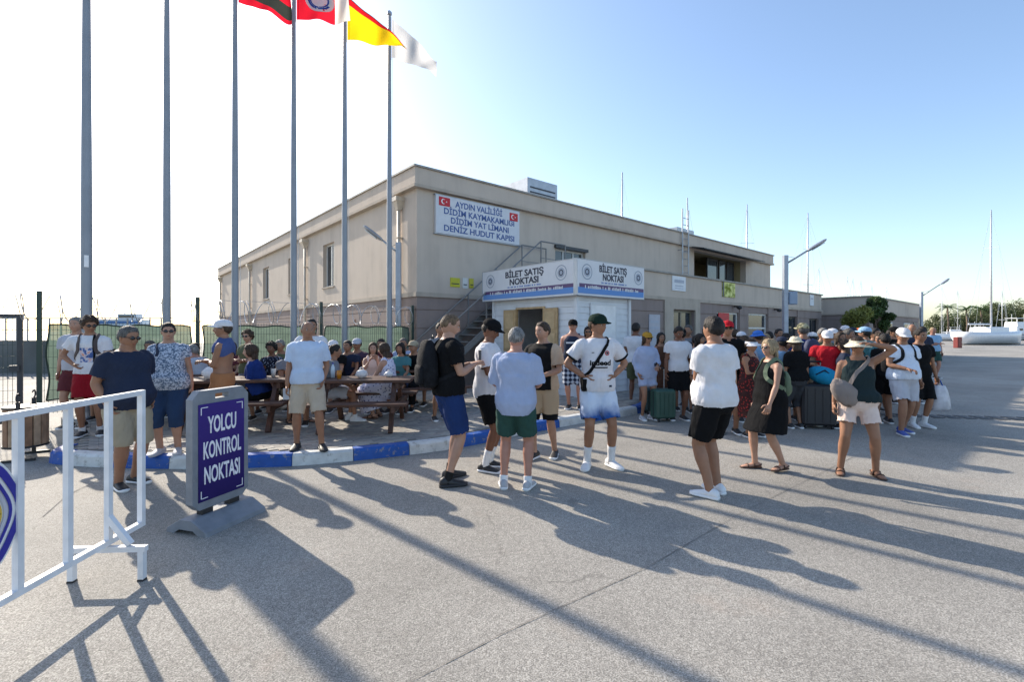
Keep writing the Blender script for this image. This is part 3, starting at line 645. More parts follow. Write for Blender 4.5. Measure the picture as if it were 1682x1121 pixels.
# fascia boards
FZ0, FZ1 = H_, H_ + .79
M_fas = pm('fascia_white', (.66, .66, .68), .4, var=.03); M_band = two('fascia_band', 'zgrad', sr(110,150,205), sr(25,45,110), 3, H_ - .0, H_ + .24)
M_navy = pm('letter_navy', sr(28, 32, 58), .5); M_band2 = pm('fascia_maroon', sr(88, 60, 105), .5)
def fascia(L0, L1, axis):
    T = Matrix.Identity(4) if axis == 'x' else Matrix(((0,1,0,0),(-1,0,0,0),(0,0,1,0),(0,0,0,1))) 
    # axis 'x': board along +x facing -y. axis 'y': board along +y facing -x (mirrored so text reads left to right)
    if axis == 'y': T = Matrix(((0,1,0,0),(-1,0,0,L1),(0,0,1,0),(0,0,0,1)))    # u runs from far end to the corner
    L = L1 - L0; T = T @ (Matrix.Translation((L0, 0, 0)) if axis == 'x' else Matrix.Identity(4))
    o = -.16
    def B(n, m, a_, b_, y0, y1, c_, d_, par): mb = MB().box(a_, b_, y0, y1, c_, d_); mb.xf(T); return mb.build(n, m, par)
    fb = B('fascia', M_fas, 0, L, o, o + .1, FZ0, FZ1, kk)
    B('colour_band', M_band, .03, L - .03, o - .006, o - .001, FZ0 + .035, FZ0 + .17, fb)
    B('colour_band', M_band2, L*.02 + .02, L - .03, o - .006, o - .001, FZ0 + .171, FZ0 + .255, fb)
    for a_, b_, c_, d_ in ((0, L, FZ0 - .012, FZ0 - .001), (0, L, FZ1 + .001, FZ1 + .012)): B('edge_trim', M_galv, a_, b_, o - .012, o + .1, c_, d_, fb)
    B('edge_trim', M_galv, -.012, -.001, o - .012, o + .1, FZ0, FZ1, fb); 
    c = L * .5 if axis == 'y' else L * .52
    for i, (tx, wd, z) in enumerate((('BİLET SATIŞ', L*.41, .62), ('NOKTASI', L*.31, .43))):
        to = text_obj(tx, .215, M_navy, fb, Matrix.Identity(4), bold=.006); xs = [v.co.x for v in to.data.vertices]; k = wd / (max(xs) - min(xs))
        to.data.transform(T @ Matrix.Translation((c - .04 + (0 if i == 0 else .0), o - .004, FZ0 + z)) @ UP @ Matrix.Diagonal((k, 1, 1, 1)))
    # the line under it and the words in the band are too small to read: thin marks
    r2 = random.Random(3); x = c - L*.19; mb = MB()
    while x < c + L*.17:
        w_ = r2.uniform(.02, .045); mb.box(x, x + w_, o - .005, o - .001, FZ0 + .29, FZ0 + .325); x += w_ + r2.choice((.015, .015, .015, .05))
    mb.xf(T); tag(mb.build('small_print', pm('print_blue', sr(90,120,180), .5), fb), kind='stuff')
    x = L*.1; mb = MB()
    while x < L*.88:
        w_ = r2.uniform(.018, .04); h_ = r2.uniform(.05, .075); mb.box(x, x + w_, o - .0105, o - .0065, FZ0 + .15, FZ0 + .15 + h_); x += w_ + r2.choice((.012, .012, .02, .07))
    mb.xf(T); tag(mb.build('small_print', M_fas, fb), kind='stuff')
    for cx in ((L*.1, L*.86) if axis == 'y' else (L*.13, L*.9)):
        for r0, r1, m_, nn in ((.155, .175, pm('emblem_grey', sr(140,150,165), .5), 'emblem_ring'), (0, .11, pm('emblem_mid', sr(165,172,185), .5), 'emblem_disc'), (.045, .07, M_navy, 'emblem_mark')):
            mb = MB(); n_ = 28; zc_ = FZ0 + .52; yy = o - .004 - .002 * (nn == 'emblem_mark')
            for k in range(n_):
                pass
                pass
                t0, t1 = 2*math.pi*k/n_, 2*math.pi*(k+1)/n_
                mb.add([(cx + q*math.cos(t), yy, zc_ + q*math.sin(t)) for q, t in ((r0, t0), (r1, t0), (r1, t1), (r0, t1))], [(0,1,2,3)])
            mb.xf(T); mb.build(nn, m_, fb, recalc=False)
fascia(-.16, KW + .42, 'x'); fascia(-.158, KD + .3, 'y')

# ------------------------------------------------------------------ mesh fence with netting and razor wire
fx = [-7.17, -4.9, -2.47, -.08]; FY = .1
M_net = pm('green_privacy_net', (.15, .21, .165), .8, var=.15, scale=5, trans=.35, alpha=.93)
fe = empty('mesh_fence', BL(0, FY, 0), BROT, 'dark green mesh fence with pale green netting and razor wire', 'fence')
for x in fx: bx('post', M_green, fe, x - .035, x + .035, -.035, .035, 0, 2.3)
for a_, b_ in zip(fx, fx[1:]):
    mb = MB(); x = a_ + .06
    while x < b_ - .04: mb.box(x - .003, x + .003, -.003, .003, .2, 1.78); x += .055
    for k in range(9): mb.box(a_ + .04, b_ - .04, -.006, -.0035, .22 + k*.19, .226 + k*.19)
    mb.build('mesh_panel', M_green, fe, recalc=False)
    # netting tied behind, gently waved
    nx, nz = 30, 12; vs = []; fs = []
    for i in range(nx + 1):
        for j in range(nz + 1):
            u = i/nx; v = j/nz; x = a_ + .1 + (b_ - a_ - .2)*u; x += (.02*math.sin(v*9 + a_))*(1 if u < .03 else -1 if u > .97 else 0)
            z = .42 + 1.30*v + (.015*math.sin(u*23) if j in (0, nz) else 0)
            vs.append((x, .03 + .015*math.sin(u*17 + v*5), z))
    for i in range(nx):
        for j in range(nz): q = i*(nz+1)+j; fs.append((q, q+nz+1, q+nz+2, q+1))
    no = MB().add(vs, fs).build('netting', M_net, fe, True, recalc=False)
    ed = MB(); B_ = lambda i, j: vs[i*(nz+1)+j]
    ed.tube([B_(i, nz) for i in range(nx+1)], .014, 6).tube([B_(i, 0) for i in range(nx+1)], .014, 6).tube([B_(0, j) for j in range(nz+1)], .014, 6).tube([B_(nx, j) for j in range(nz+1)], .014, 6); ed.build('net_hem', M_green, no, True)
# razor wire coil and strands
rw = MB(); L = fx[-1] + 10.5; N = int(L / .24 * 20); pts = []
for i in range(N):
    t = i / 20 * 2*math.pi; x = -10.5 + L * i / N; pts.append((x + .10*math.sin(t*.5), .23*math.cos(t), 2.02 + .23*math.sin(t)))
rw.tube(pts, .008, 4); rw.build('razor_coil', M_galv, fe, recalc=False)
mb = MB()
for z in (1.82, 2.25): mb.tube([(-10.5, 0, z), (fx[-1], 0, z)], .004, 4)
for k in range(0, N, 5): x, y, z = pts[k]; mb.box(x - .02, x + .02, y - .002, y + .002, z - .004, z + .004)
mb.build('wire_strand', M_galv, fe, recalc=False)
# gate to the left
ga = empty('mesh_gate', BL(-7.40, FY, 0), BROT, 'grey framed mesh gate at the left end of the fence', 'gate')
gf = MB(); gf.bar((0, 0, .1), (0, 0, 1.9), .07).bar((-3, 0, .1), (-3, 0, 1.9), .07).bar((-3, 0, 1.87), (0, 0, 1.87), .06).bar((-3, 0, .12), (0, 0, .12), .06); gf.build('gate_frame', M_steel, ga)
mb = MB()
for k in range(54): mb.box(-2.95 + k*.055, -2.944 + k*.055, -.003, .003, .15, 1.84)
for k in range(9): mb.box(-2.95, -.05, -.006, -.0035, .25 + k*.19, .256 + k*.19)
mb.build('gate_mesh', M_green, ga, recalc=False)
bx('latch', M_steel, ga, -.12, .0, -.08, -.036, .95, 1.05)

# breakwater wall far left with rail
bw = empty('breakwater_wall', (-40, 19.4, 0), -.05, 'dark low concrete breakwater beyond the gate', 'wall')
bx('wall', pm('dark_concrete', (.13, .135, .13), .9, var=.25, scale=.8), bw, 0, 27, 0, .8, 0, 1.25)
mb = MB()
for k in range(60): mb.box(k*.45, k*.45 + .04, .3, .34, 1.25, 2.1)
mb.box(0, 27, .3, .34, 2.1, 2.14); mb.box(0, 27, .3, .34, 1.65, 1.68); mb.build('railing', M_galv, bw)

# ------------------------------------------------------------------ flagpoles and flags
ordn = ['leftmost flagpole, thickest in view, bare grey steel', 'second flagpole from the left, bare grey steel', 'third flagpole from the left, with dark red flag', 'fourth flagpole from the left, with red and white flag', 'fifth flagpole from the left, with yellow flag', 'shortest looking flagpole nearest the terminal, with white flag']
poles = []
for k in range(6):
    p = BL(-6.56 + 1.105*k, -.50, PZ); r_ = empty('flagpole', p, BROT, ordn[k], 'flagpole', 'row of grey flagpoles by the fence'); poles.append(r_)
    mb = MB(); kr = 1.0 if k == 0 else .82; mb.lathe([(.082*kr, 0), (.08*kr, 1.5), (.075*kr, 4), (.058*kr, 7), (.045*kr, 9.18)], 14); mb.build('pole', M_pole, r_, 'auto')
    mb = MB(); mb.lathe([(.16, 0), (.16, .02), (.10, .025), (.09, .12)], 14); mb.build('base_plate', M_galv, r_, 'auto')
    mb = MB(); mb.lathe([(.03, 9.18), (.06, 9.2), (.06, 9.26), (.02, 9.3)], 12); mb.build('finial', M_galv, r_, 'auto')
    mb = MB(); mb.tube([(.09, -.02, 1.2), (.085, -.02, 5), (.07, -.02, 9.1)], .004, 4); mb.build('halyard', M_white, r_)
    if k == 0: bx('label_plate', M_white, r_, -.03, .03, -.09, -.075, 2.55, 2.75)
def flagmat(nm, bands):
    m = bpy.data.materials.new(nm); m.use_nodes = True; t = m.node_tree; b = t.nodes['Principled BSDF']; b.inputs['Roughness'].default_value = .8
    at = t.nodes.new('ShaderNodeUVMap'); sx = t.nodes.new('ShaderNodeSeparateXYZ'); t.links.new(at.outputs[0], sx.inputs[0])
    r = t.nodes.new('ShaderNodeValToRGB'); r.color_ramp.interpolation = 'CONSTANT'; ax, L = bands
    e = r.color_ramp.elements
    e[0].position = 0; e[0].color = (*L[0][1], 1); e[1].position = L[1][0]; e[1].color = (*L[1][1], 1)
    for p, c in L[2:]: q = e.new(p); q.color = (*c, 1)
    t.links.new(sx.outputs[ax], r.inputs[0]); t.links.new(r.outputs[0], b.inputs['Base Color'])
    tr = t.nodes.new('ShaderNodeBsdfTranslucent'); mx = t.nodes.new('ShaderNodeMixShader'); mx.inputs[0].default_value = .62
    t.links.new(r.outputs[0], tr.inputs[0]); t.links.new(b.outputs[0], mx.inputs[1]); t.links.new(tr.outputs[0], mx.inputs[2]); t.links.new(mx.outputs[0], t.nodes['Material Output'].inputs[0])
    return m
def flag(k, lab, m, ztop, hgt, L, droop, seed, emblem=None, yaw=0):
    p = BL(-6.56 + 1.105*k, -.50, PZ); nx, nz = 26, 14; vs = []; fs = []; uv = []
    fl = empty('flag', p + Vector((0, 0, ztop - hgt)), R(yaw), lab, 'flag', 'flags flying from the poles')
    for i in range(nx + 1):
        for j in range(nz + 1):
            u = i/nx; v = j/nz
            x = .06 + L*u; z = hgt*v*(1 - droop[0]*u) - droop[1]*u**1.2 + .035*math.sin(u*6 + seed + v*2)*u
            y = (.13*math.sin(u*7.5 + seed + v*1.7) + .05*math.sin(u*15 + seed*2 - v*3)) * (u**.7)
            vs.append((x, y, z)); uv.append((u, v))
    for i in range(nx):
        for j in range(nz): q = i*(nz+1)+j; fs.append((q, q+nz+1, q+nz+2, q+1))
    me = MB().add(vs, fs).mesh('cloth', m, True, recalc=False); ul = me.uv_layers.new(name='UVMap')
    for lp in me.loops: ul.data[lp.index].uv = uv[lp.vertex_index]
    obj('cloth', me, fl)
    if emblem:
        for sgn in (1, -1):
            for (r0, r1, mm) in emblem:
                mb = MB(); n_ = 24
                def S(u, v):
                    fi = max(0, min(nx - 1e-6, u*nx)); fj = max(0, min(nz - 1e-6, v*nz)); i = int(fi); j = int(fj); a_ = fi - i; b_ = fj - j
                    g = lambda i, j: Vector(vs[i*(nz+1)+j]); return g(i,j)*(1-a_)*(1-b_) + g(i+1,j)*a_*(1-b_) + g(i,j+1)*(1-a_)*b_ + g(i+1,j+1)*a_*b_ + Vector((0, sgn*.006, 0))
                for q in range(n_):
                    for s_ in range(3):
                        ra, rb = r0 + (r1-r0)*s_/3, r0 + (r1-r0)*(s_+1)/3; t0, t1 = 2*math.pi*q/n_, 2*math.pi*(q+1)/n_
                        mb.add([S(.42 + a_*math.cos(t)*hgt/L, .5 + a_*math.sin(t)) for a_, t in ((ra,t0),(rb,t0),(rb,t1),(ra,t1))], [(0,1,2,3)])
                mb.build('emblem', mm, fl, True, recalc=False)
    mb = MB(); mb.tube([(.045, 0, -.05), (.045, 0, hgt + .05)], .006, 5); mb.build('hoist_rope', M_white, fl)
rd = sr(200, 25, 45); wh = (.8, .8, .8); wh2 = (.56, .56, .57)
flag(2, 'dark red and black flag cut by the top edge, on the third pole', flagmat('flag_dark', ('Y', [(0, rd), (.16, (.03,.035,.03)), (.6, rd)])), 8.98, .95, .98, (.45,.30), .6, yaw=8)
flag(3, 'red and white flag with round blue emblem', flagmat('flag_red_white', ('X', [(0, rd), (.68, wh)])), 9.1, .95, 1.12, (.15,.0), 2.2, emblem=((0, .30, pm('flag_white', wh, .8, trans=.4)), (.17, .24, pm('flag_blue', sr(40,70,160), .8, trans=.4))), yaw=5)
flag(4, 'yellow flag with a red upper band', flagmat('flag_yellow', ('Y', [(0, sr(250,205,20)), (.82, sr(205,25,35)), (.97, (.02,.02,.02))])), 9.15, 1.0, 1.32, (.9,.17), 4.0, yaw=3)
flag(5, 'plain white flag drooping from the pole nearest the terminal', flagmat('flag_plain', ('Y', [(0, wh2), (.5, wh2)])), 9.1, .95, 1.08, (.62,.42), 5.2, yaw=0)

# ------------------------------------------------------------------ street lamps
def lamp(p, h, arm, lab, z=0.0):
    r_ = empty('street_lamp', p, 0, lab, 'street lamp', 'street lamps with one arm')
    mb = MB(); mb.bar((0, 0, 0), (0, 0, h), .13); mb.build('post', pm('lamp_post_grey', (.36, .40, .46), .45, .2, var=.1), r_)
    bx('base_plate', M_galv, r_, -.16, .16, -.16, .16, 0, .025)
    a = Vector(arm); s_ = Vector((0, 0, h - .28)); e_ = s_ + a
    MB().tube([s_, e_], .03, 8).build('arm', M_galv, r_, True)
    MB().tube([Vector((0, 0, h - .02)), s_.lerp(e_, .45)], .006, 4).build('stay', M_steel, r_)
    d = a.normalized(); sd_ = d.cross(Vector((0,0,1))).normalized(); up_ = sd_.cross(d); rings = []
    for t, w_, hh in ((-.05, .05, .03), (.02, .10, .05), (.25, .13, .06), (.5, .10, .045), (.56, .04, .02)):
        c = e_ + d*t; rings.append([c + sd_*w_*math.cos(q) + up_*hh*math.sin(q) for q in (2*math.pi*i/10 for i in range(10))])
    MB().loft(rings).build('lamp_head', M_galv, r_, 'auto')
    c = e_ + d*.27 - up_*.055; MB().add([c + d*x + sd_*y for x, y in ((-.18,-.08),(.18,-.08),(.18,.08),(-.18,.08))] + [c + d*x + sd_*y - up_*.02 for x, y in ((-.18,-.08),(.18,-.08),(.18,.08),(-.18,.08))], [(3,2,1,0),(4,5,6,7),(0,1,5,4),(1,2,6,5),(2,3,7,6),(3,0,4,7)]).build('lens', M_winfr, r_)
    return r_
lamp(Vector((-3.05, 12.9, 0)), 4.0, (-.45, -.1, .35), 'pale grey lamp post behind the fence by the terminal corner')
l2 = lamp(Vector((8.6, 15.1, 0)), 4.0, (.62, -.2, .42), 'grey lamp post rising from the crowd by the terminal')
bx('speaker_box', pm('blue_grey_box', (.25, .32, .42), .5), l2, .075, .33, -.12, .08, 2.45, 2.85, .02)
lamp(Vector((25.0, 29.3, 0)), 4.0, (1.0, -.2, .75), 'distant lamp post beside the low building')

# ------------------------------------------------------------------ white crowd barrier
M_bar = pm('barrier_white_paint', (.72, .73, .75), .4, var=.1, scale=8, bump=.1); chips(M_bar, (.16, .09, .05), 26, .70, .02, .8)
br = empty('crowd_barrier', (-2.63, 3.42, 0), R(-90 + 3), 'white steel crowd barrier with a round crest, cut by the left edge', 'barrier')
# local x runs along the barrier toward the camera, y across
LB_ = 2.1; tw = .035
bx('top_rail', M_bar, br, 0, LB_, -tw/2, tw/2, 1.165, 1.165 + tw); bx('bottom_rail', M_bar, br, 0, LB_, -tw/2, tw/2, .235, .235 + tw)
for x in (0.0, LB_ - tw): bx('end_post', M_bar, br, x, x + tw, -tw/2, tw/2, .235 + tw, 1.165)
for k in range(1, 7): x = .015 + k * .30 - .02; bx('upright', M_bar, br, x, x + .036, -tw/2 + .002, tw/2 - .002, .235 + tw, 1.165)
for x in (.30, LB_ - .32):
    fo = bx('foot_bar', M_bar, br, x, x + tw, -.24, .24, .19, .19 + tw)
    for y in (-.24, .195): bx('foot_leg', M_bar, fo, x, x + tw, y, y + tw, .0, .19); bx('foot_cap', M_black, fo, x - .002, x + tw + .002, y - .002, y + tw + .002, 0, .012)
    MB().bar((x + tw/2, .0, .42), (x + tw/2, .14, .235), .035).build('brace', M_bar, fo)
# round crest plate on the barrier: rings only, the part that shows
cr = empty('crest_plate', (-2.597, 2.255, .70), R(-90 + 3), 'blue and white police crest plate with gold wreath on the barrier', 'emblem')
def disc(name, m, r0, r1, y, n_=56, wob=0.0, th=.006):
    mb = MB()
    for k in range(n_):
        t0, t1 = 2*math.pi*k/n_, 2*math.pi*(k+1)/n_
        f = lambda t: 1 + wob*math.cos(6*t) + wob*.6*math.cos(2*t)
        q = [(r*f(t)*math.cos(t), y, r*f(t)*1.12*math.sin(t)) for r, t in ((r0,t0),(r1,t0),(r1,t1),(r0,t1))]
        if th: q2 = [(a_, y - th, c_) for a_, b_, c_ in q]; mb.add(q + q2, [(3,2,1,0),(4,5,6,7),(1,2,6,5)])
        else: mb.add(q, [(0,1,2,3)])
    return mb.build(name, m, cr, recalc=False)
Mcb = pm('crest_blue', sr(45, 45, 150), .4); Mcg = two('crest_gold', 'vor', sr(120,95,30), sr(215,180,80), 60, .15, .5)
# visible side is local +y (towards +x world)
for nm, m_, r0, r1, y in (('crest_base', M_white, 0, .275, .030), ('crest_rim', Mcb, .225, .262, .034), ('crest_ring', Mcb, .19, .207, .034), ('crest_ring', pm('crest_grey', (.5,.5,.55), .5), .165, .185, .034), ('crest_wreath', Mcg, .10, .155, .036), ('crest_core', Mcb, 0, .09, .034)):
    disc(nm, m_, r0, r1, y, wob=.025)

# ------------------------------------------------------------------ pavement sign
M_sg = pm('sign_grey_plastic', (.20, .215, .24), .55, var=.14, scale=10, bump=.15); chips(M_sg, (.36, .34, .31), 22, .64, .08, .5)
P0 = Vector((-2.575, 3.86, 0)); P1 = Vector((-2.43, 4.33, 0)); dS = (P1 - P0).normalized(); angS = math.atan2(dS.y, dS.x)
ps = empty('pavement_sign', (P0 + P1)/2, angS, 'purple pavement sign in a grey plastic frame on a sloped base', 'sign')
hw = .27; zb, zt = .16, 1.13; cut = .06
outer = [(-hw + cut, zb), (hw - cut, zb), (hw, zb + cut), (hw, zt - cut*1.1), (hw - cut, zt - .0), (-hw + cut, zt), (-hw, zt - cut*1.1), (-hw, zb + cut)]
# board with a hand slot: built from cells (frame) plus panel
slot = (-.065, .065, 1.055, 1.095)
fb = MB(); th = .07
def poly_board(holes):
    out = MB()
    xs = sorted({-hw, -hw + cut, slot[0], slot[1], hw - cut, hw}); 
    out.prism([(-hw, zb + cut), (-hw + cut, zb), (-hw + cut, zt), (-hw, zt - cut*1.1)], th, Matrix.Translation((0, -th/2, 0)))
    out.prism([(hw - cut, zb), (hw, zb + cut), (hw, zt - cut*1.1), (hw - cut, zt)], th, Matrix.Translation((0, -th/2, 0)))
    cells(out, -hw + cut, hw - cut, zb, zt, -th/2, th/2, [slot]); return out
bo = poly_board(None).build('frame', M_sg, ps)
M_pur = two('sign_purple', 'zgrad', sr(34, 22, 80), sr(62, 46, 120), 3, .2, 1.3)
for sgn in (-1,):
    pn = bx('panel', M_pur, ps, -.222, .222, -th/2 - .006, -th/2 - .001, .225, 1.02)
    M_ltr = pm('letter_white', (.78, .78, .82), .5)
    for i, (tx, wd) in enumerate((('YOLCU', .275), ('KONTROL', .365), ('NOKTASI', .345))):
        to = text_obj(tx, .17, M_ltr, pn, Matrix.Identity(4), bold=.003); xs = [v.co.x for v in to.data.vertices]; k = wd / (max(xs) - min(xs))
        to.data.transform(Matrix.Translation((0, -th/2 - .008, .835 - i*.205)) @ UP @ Matrix.Diagonal((k, 1.15, 1, 1)))
    mb = MB(); t_ = .006; e_ = .06
    for sx_, sz_ in ((-1, 1), (1, 1), (-1, -1), (1, -1)):
        x = sx_*.20; z = .622 + sz_*.37; y0, y1 = -th/2 - .0095, -th/2 - .0065
        mb.box(min(x, x - sx_*e_), max(x, x - sx_*e_), y0, y1, z - t_/2, z + t_/2); mb.box(x - t_/2, x + t_/2, y0, y1, min(z, z - sz_*e_), max(z, z - sz_*e_))
    mb.build('corner_mark', M_ltr, pn)
for x in (-.13, .13): bx('foot_clip', M_black, ps, x - .05, x + .05, -.03, .03, .11, .165)
# sloped hollow base
rings = []
for x, s_ in ((-.30, .96), (-.285, 1), (.285, 1), (.30, .96)):
    pr = [(-.215, .0), (-.205, .035), (-.06, .115), (.06, .115), (.205, .035), (.215, 0), (.13, 0), (.075, .035), (-.075, .035), (-.13, 0)]
    rings.append([(x, y*s_, z*s_) for y, z in pr])
MB().loft(rings).build('base', M_sg, ps)

# ------------------------------------------------------------------ litter bin of wooden slats
bp_ = G(43, 752); bn = empty('litter_bin', bp_, .5, 'round wooden slatted litter bin in a black frame beside the kerb', 'bin')
M_slat = [pm('slat_%d' % i, c, .6, var=.3, scale=9, bump=.15) for i, c in enumerate([(.33,.2,.12),(.25,.13,.07),(.40,.27,.17)])]
for k in range(16):
    t = 2*math.pi*k/16; M_ = Matrix.Rotation(t, 4, 'Z') @ Matrix.Translation((.2, 0, 0)); mb = MB().box(-.01, .01, -.034, .034, .16, .66); mb.xf(M_); mb.build('slat', M_slat[k % 3], bn)
mb = MB(); mb.lathe([(.188, .16), (.188, .66), (.18, .66), (.18, .16)], 20); mb.build('liner', M_steel, bn, 'auto')
for z in (.15, .64): mb = MB(); mb.lathe([(.212, z), (.222, z), (.222, z + .025), (.212, z + .025)], 24); mb.build('hoop', M_black, bn)
for y in (-.25, .25):
    MB().bar((0, y, 0), (0, y, .74), .035).build('post', M_black, bn); MB().bar((-.16, y, .015), (.16, y, .015), .03).build('foot', M_black, bn)
    MB().bar((0, y, .6), (0, y*.88, .6), .02).build('pivot', M_black, bn)
    pts = [(0, y*(1 + .0), .74)] + [(0, y + (.05 if y > 0 else -.05)*math.sin(q), .74 + .05*(1 - math.cos(q))) for q in (.6, 1.2, 1.9, 2.7, 3.4, 4.2)]
    MB().tube(pts, .009, 6).build('scroll', M_black, bn, True)

# ------------------------------------------------------------------ picnic tables
def picnic(px, py, rot, lab, L=1.7):
    p = G(px, py, PZ); r_ = empty('picnic_table', p, rot, lab, 'picnic table', 'brown picnic tables on the paving')
    for k in range(5): bx('top_plank', M_wood, r_, -L/2, L/2, -.36 + k*.146, -.36 + k*.146 + .138, .70, .745, .006)
    for s_ in (-1, 1):
        for k in range(2): y = s_*.64 + k*.145 - .142; bx('seat_plank', M_wood, r_, -L/2, L/2, y, y + .138, .41, .45, .006)
    for x in (-L/2 + .25, L/2 - .25):
        for s_ in (-1, 1): MB().bar((x, s_*.62, 0), (x, s_*.22, .70), .06, .1).build('leg', M_wood, r_)
        bx('cross_beam', M_wood, r_, x + .031, x + .08, -.78, .78, .32, .408); bx('top_beam', M_wood, r_, x + .031, x + .08, -.34, .34, .61, .698)
    return r_
T_A = picnic(598, 700, BROT - .62, 'brown picnic table in the middle where the floral skirt sits', 1.5)
T_B = picnic(395, 700, BROT - .55, 'brown picnic table behind the purple sign', 1.7)
T_C = picnic(283, 689, BROT, 'brown picnic table at the left by the netting', 1.7)
T_D = picnic(700, 668, BROT - .3, 'brown picnic table nearest the terminal corner', 1.5)
# low timber planter behind the bin
# bags and cups on the tables
def blob(mb, c, r, seed, sq=1.0):
    rings = []; n_ = 14
    for i in range(8):
        t = math.pi*(i + .15)/7.3; rr = math.sin(t); z = -math.cos(t)
        rings.append([Vector(c) + Vector((r*rr*math.cos(a_)*(1 + .25*noise.noise(Vector((math.cos(a_)*1.5 + seed, math.sin(a_)*1.5, z*1.5)))), r*rr*math.sin(a_)*(1 + .25*noise.noise(Vector((math.sin(a_)*2 + seed, z*2, 1)))), r*z*sq*(1 + .3*noise.noise(Vector((math.cos(a_)*2, seed, math.sin(a_)*2)))))) for a_ in (2*math.pi*j/n_ for j in range(n_))])
    return mb.loft(rings)
M_bag = pm('white_carrier_plastic', (.72, .72, .73), .45, var=.08, scale=14, trans=.25)
def tbl(T, x, y): return T.matrix_basis @ Vector((x, y, .745)) if False else Vector(T.location) + Matrix.Rotation(T.rotation_euler.z, 3, 'Z') @ Vector((x, y, .745))
for T, x, y, r, lab in ((T_B, -.35, -.1, .15, 'crumpled white carrier bag heaped on the table behind the sign'), (T_A, -.05, .05, .10, 'crumpled white carrier bag on the middle picnic table'), (T_A, .35, .15, .07, 'small white paper bundle beside the bag on the middle table')):
    o = empty('carrier_bag', tbl(T, x, y), 0, lab, 'bag', 'white bags on the tables'); mb = MB(); blob(mb, (0, 0, r*.62), r, r*31, .65); ob = mb.build('bag_body', M_bag, o, True)
    mb = MB(); mb.tube([(-r*.3, 0, r*1.1), (-r*.25, 0, r*1.5), (0, 0, r*1.65), (r*.25, .01, r*1.45), (r*.3, 0, r*1.1)], .008, 5); mb.build('bag_handle', M_bag, o, True)
for T, x, y, lab, c in ((T_A, -.35, -.1, 'glass of amber drink on the middle picnic table', sr(190, 120, 30)), (T_A, -.5, .1, 'clear plastic bottle on the middle picnic table', sr(190, 205, 215)), (T_B, .45, .1, 'paper cup on the table behind the sign', sr(220, 215, 205))):
    o = empty('cup' if 'bottle' not in lab else 'bottle', tbl(T, x, y), 0, lab, 'cup' if 'bottle' not in lab else 'bottle'); mb = MB()
    if 'bottle' in lab: mb.lathe([(.032, 0), (.033, .12), (.028, .17), (.013, .2), (.013, .215)], 12); mb.build('bottle_body', pm('bottle_plastic', c, .15, var=.05), o, True); mb = MB(); mb.lathe([(.015, .215), (.015, .235)], 10); mb.build('cap', Mcb, o)
    else: mb.lathe([(.03, 0), (.04, .13), (.036, .13), (.027, .01)], 12); mb.build('cup_wall', pm('cup_%d' % int(c[0]*99), c, .2, var=.05), o, True); mb = MB(); mb.lathe([(.03, .01), (.035, .1)], 10); mb.build('drink', pm('drink_%d' % int(c[0]*99), c, .1), o)
# ------------------------------------------------------------------ people
def remesh(mb, vox, smooth=2):
    me = mb.mesh('tmp', [], recalc=False)
    o = bpy.data.objects.new('tmp', me); COL.objects.link(o)
    m = o.modifiers.new('r', 'REMESH'); m.mode = 'VOXEL'; m.voxel_size = vox; m.use_smooth_shade = True
    if smooth: s = o.modifiers.new('s', 'SMOOTH'); s.iterations = smooth; s.factor = .5
    dg = bpy.context.evaluated_depsgraph_get(); e = o.evaluated_get(dg); em = e.to_mesh()
    n = len(em.vertices); co = np.empty(n*3); em.vertices.foreach_get('co', co); co = co.reshape(-1, 3)
    nr = np.empty(n*3); em.vertices.foreach_get('normal', nr); nr = nr.reshape(-1, 3)
    fs = [tuple(p.vertices) for p in em.polygons]
    e.to_mesh_clear(); bpy.data.objects.remove(o); bpy.data.meshes.remove(me)
    return co, nr, fs
def wrinkle(co, nr, amp, seed):
    amp = amp*1.15
    x, y, z = co.T; s = seed * 1.7
    wx = x + .03*np.sin(9*z + s) + .02*np.sin(17*y + s*2); wz = z + .05*np.sin(7*x + s) + .03*np.sin(13*y - s)
    f = np.sin(38*wx + 10*wz + s) * .5 + np.sin(23*wz - 19*y + 2*s) * .6 + np.sin(55*wz + 31*wx + 8*np.sin(5*x + s)) * .35 + .4*np.sin(70*y + 24*wz + s)
    return co + nr * (amp * f)[:, None]

SK = {'fair': (.42, .235, .16), 'tan': (.31, .155, .092), 'deep': (.19, .085, .05), 'rosy': (.41, .20, .14)}
def skin(k):
    m = pm('skin_' + k, SK[k], .5, var=.10, scale=11, bump=.05, bscale=140, spec=.35)
    return m
M_eye = pm('eye_white', (.55, .52, .5), .3); M_iris = pm('eye_iris', (.02, .015, .01), .2); M_lens = pm('sunglass_lens', (.008, .008, .01), .12, spec=.8)
def lipmat(k): c = SK[k]; return pm('lip_' + k, (c[0]*.85, c[1]*.55, c[2]*.6), .45)

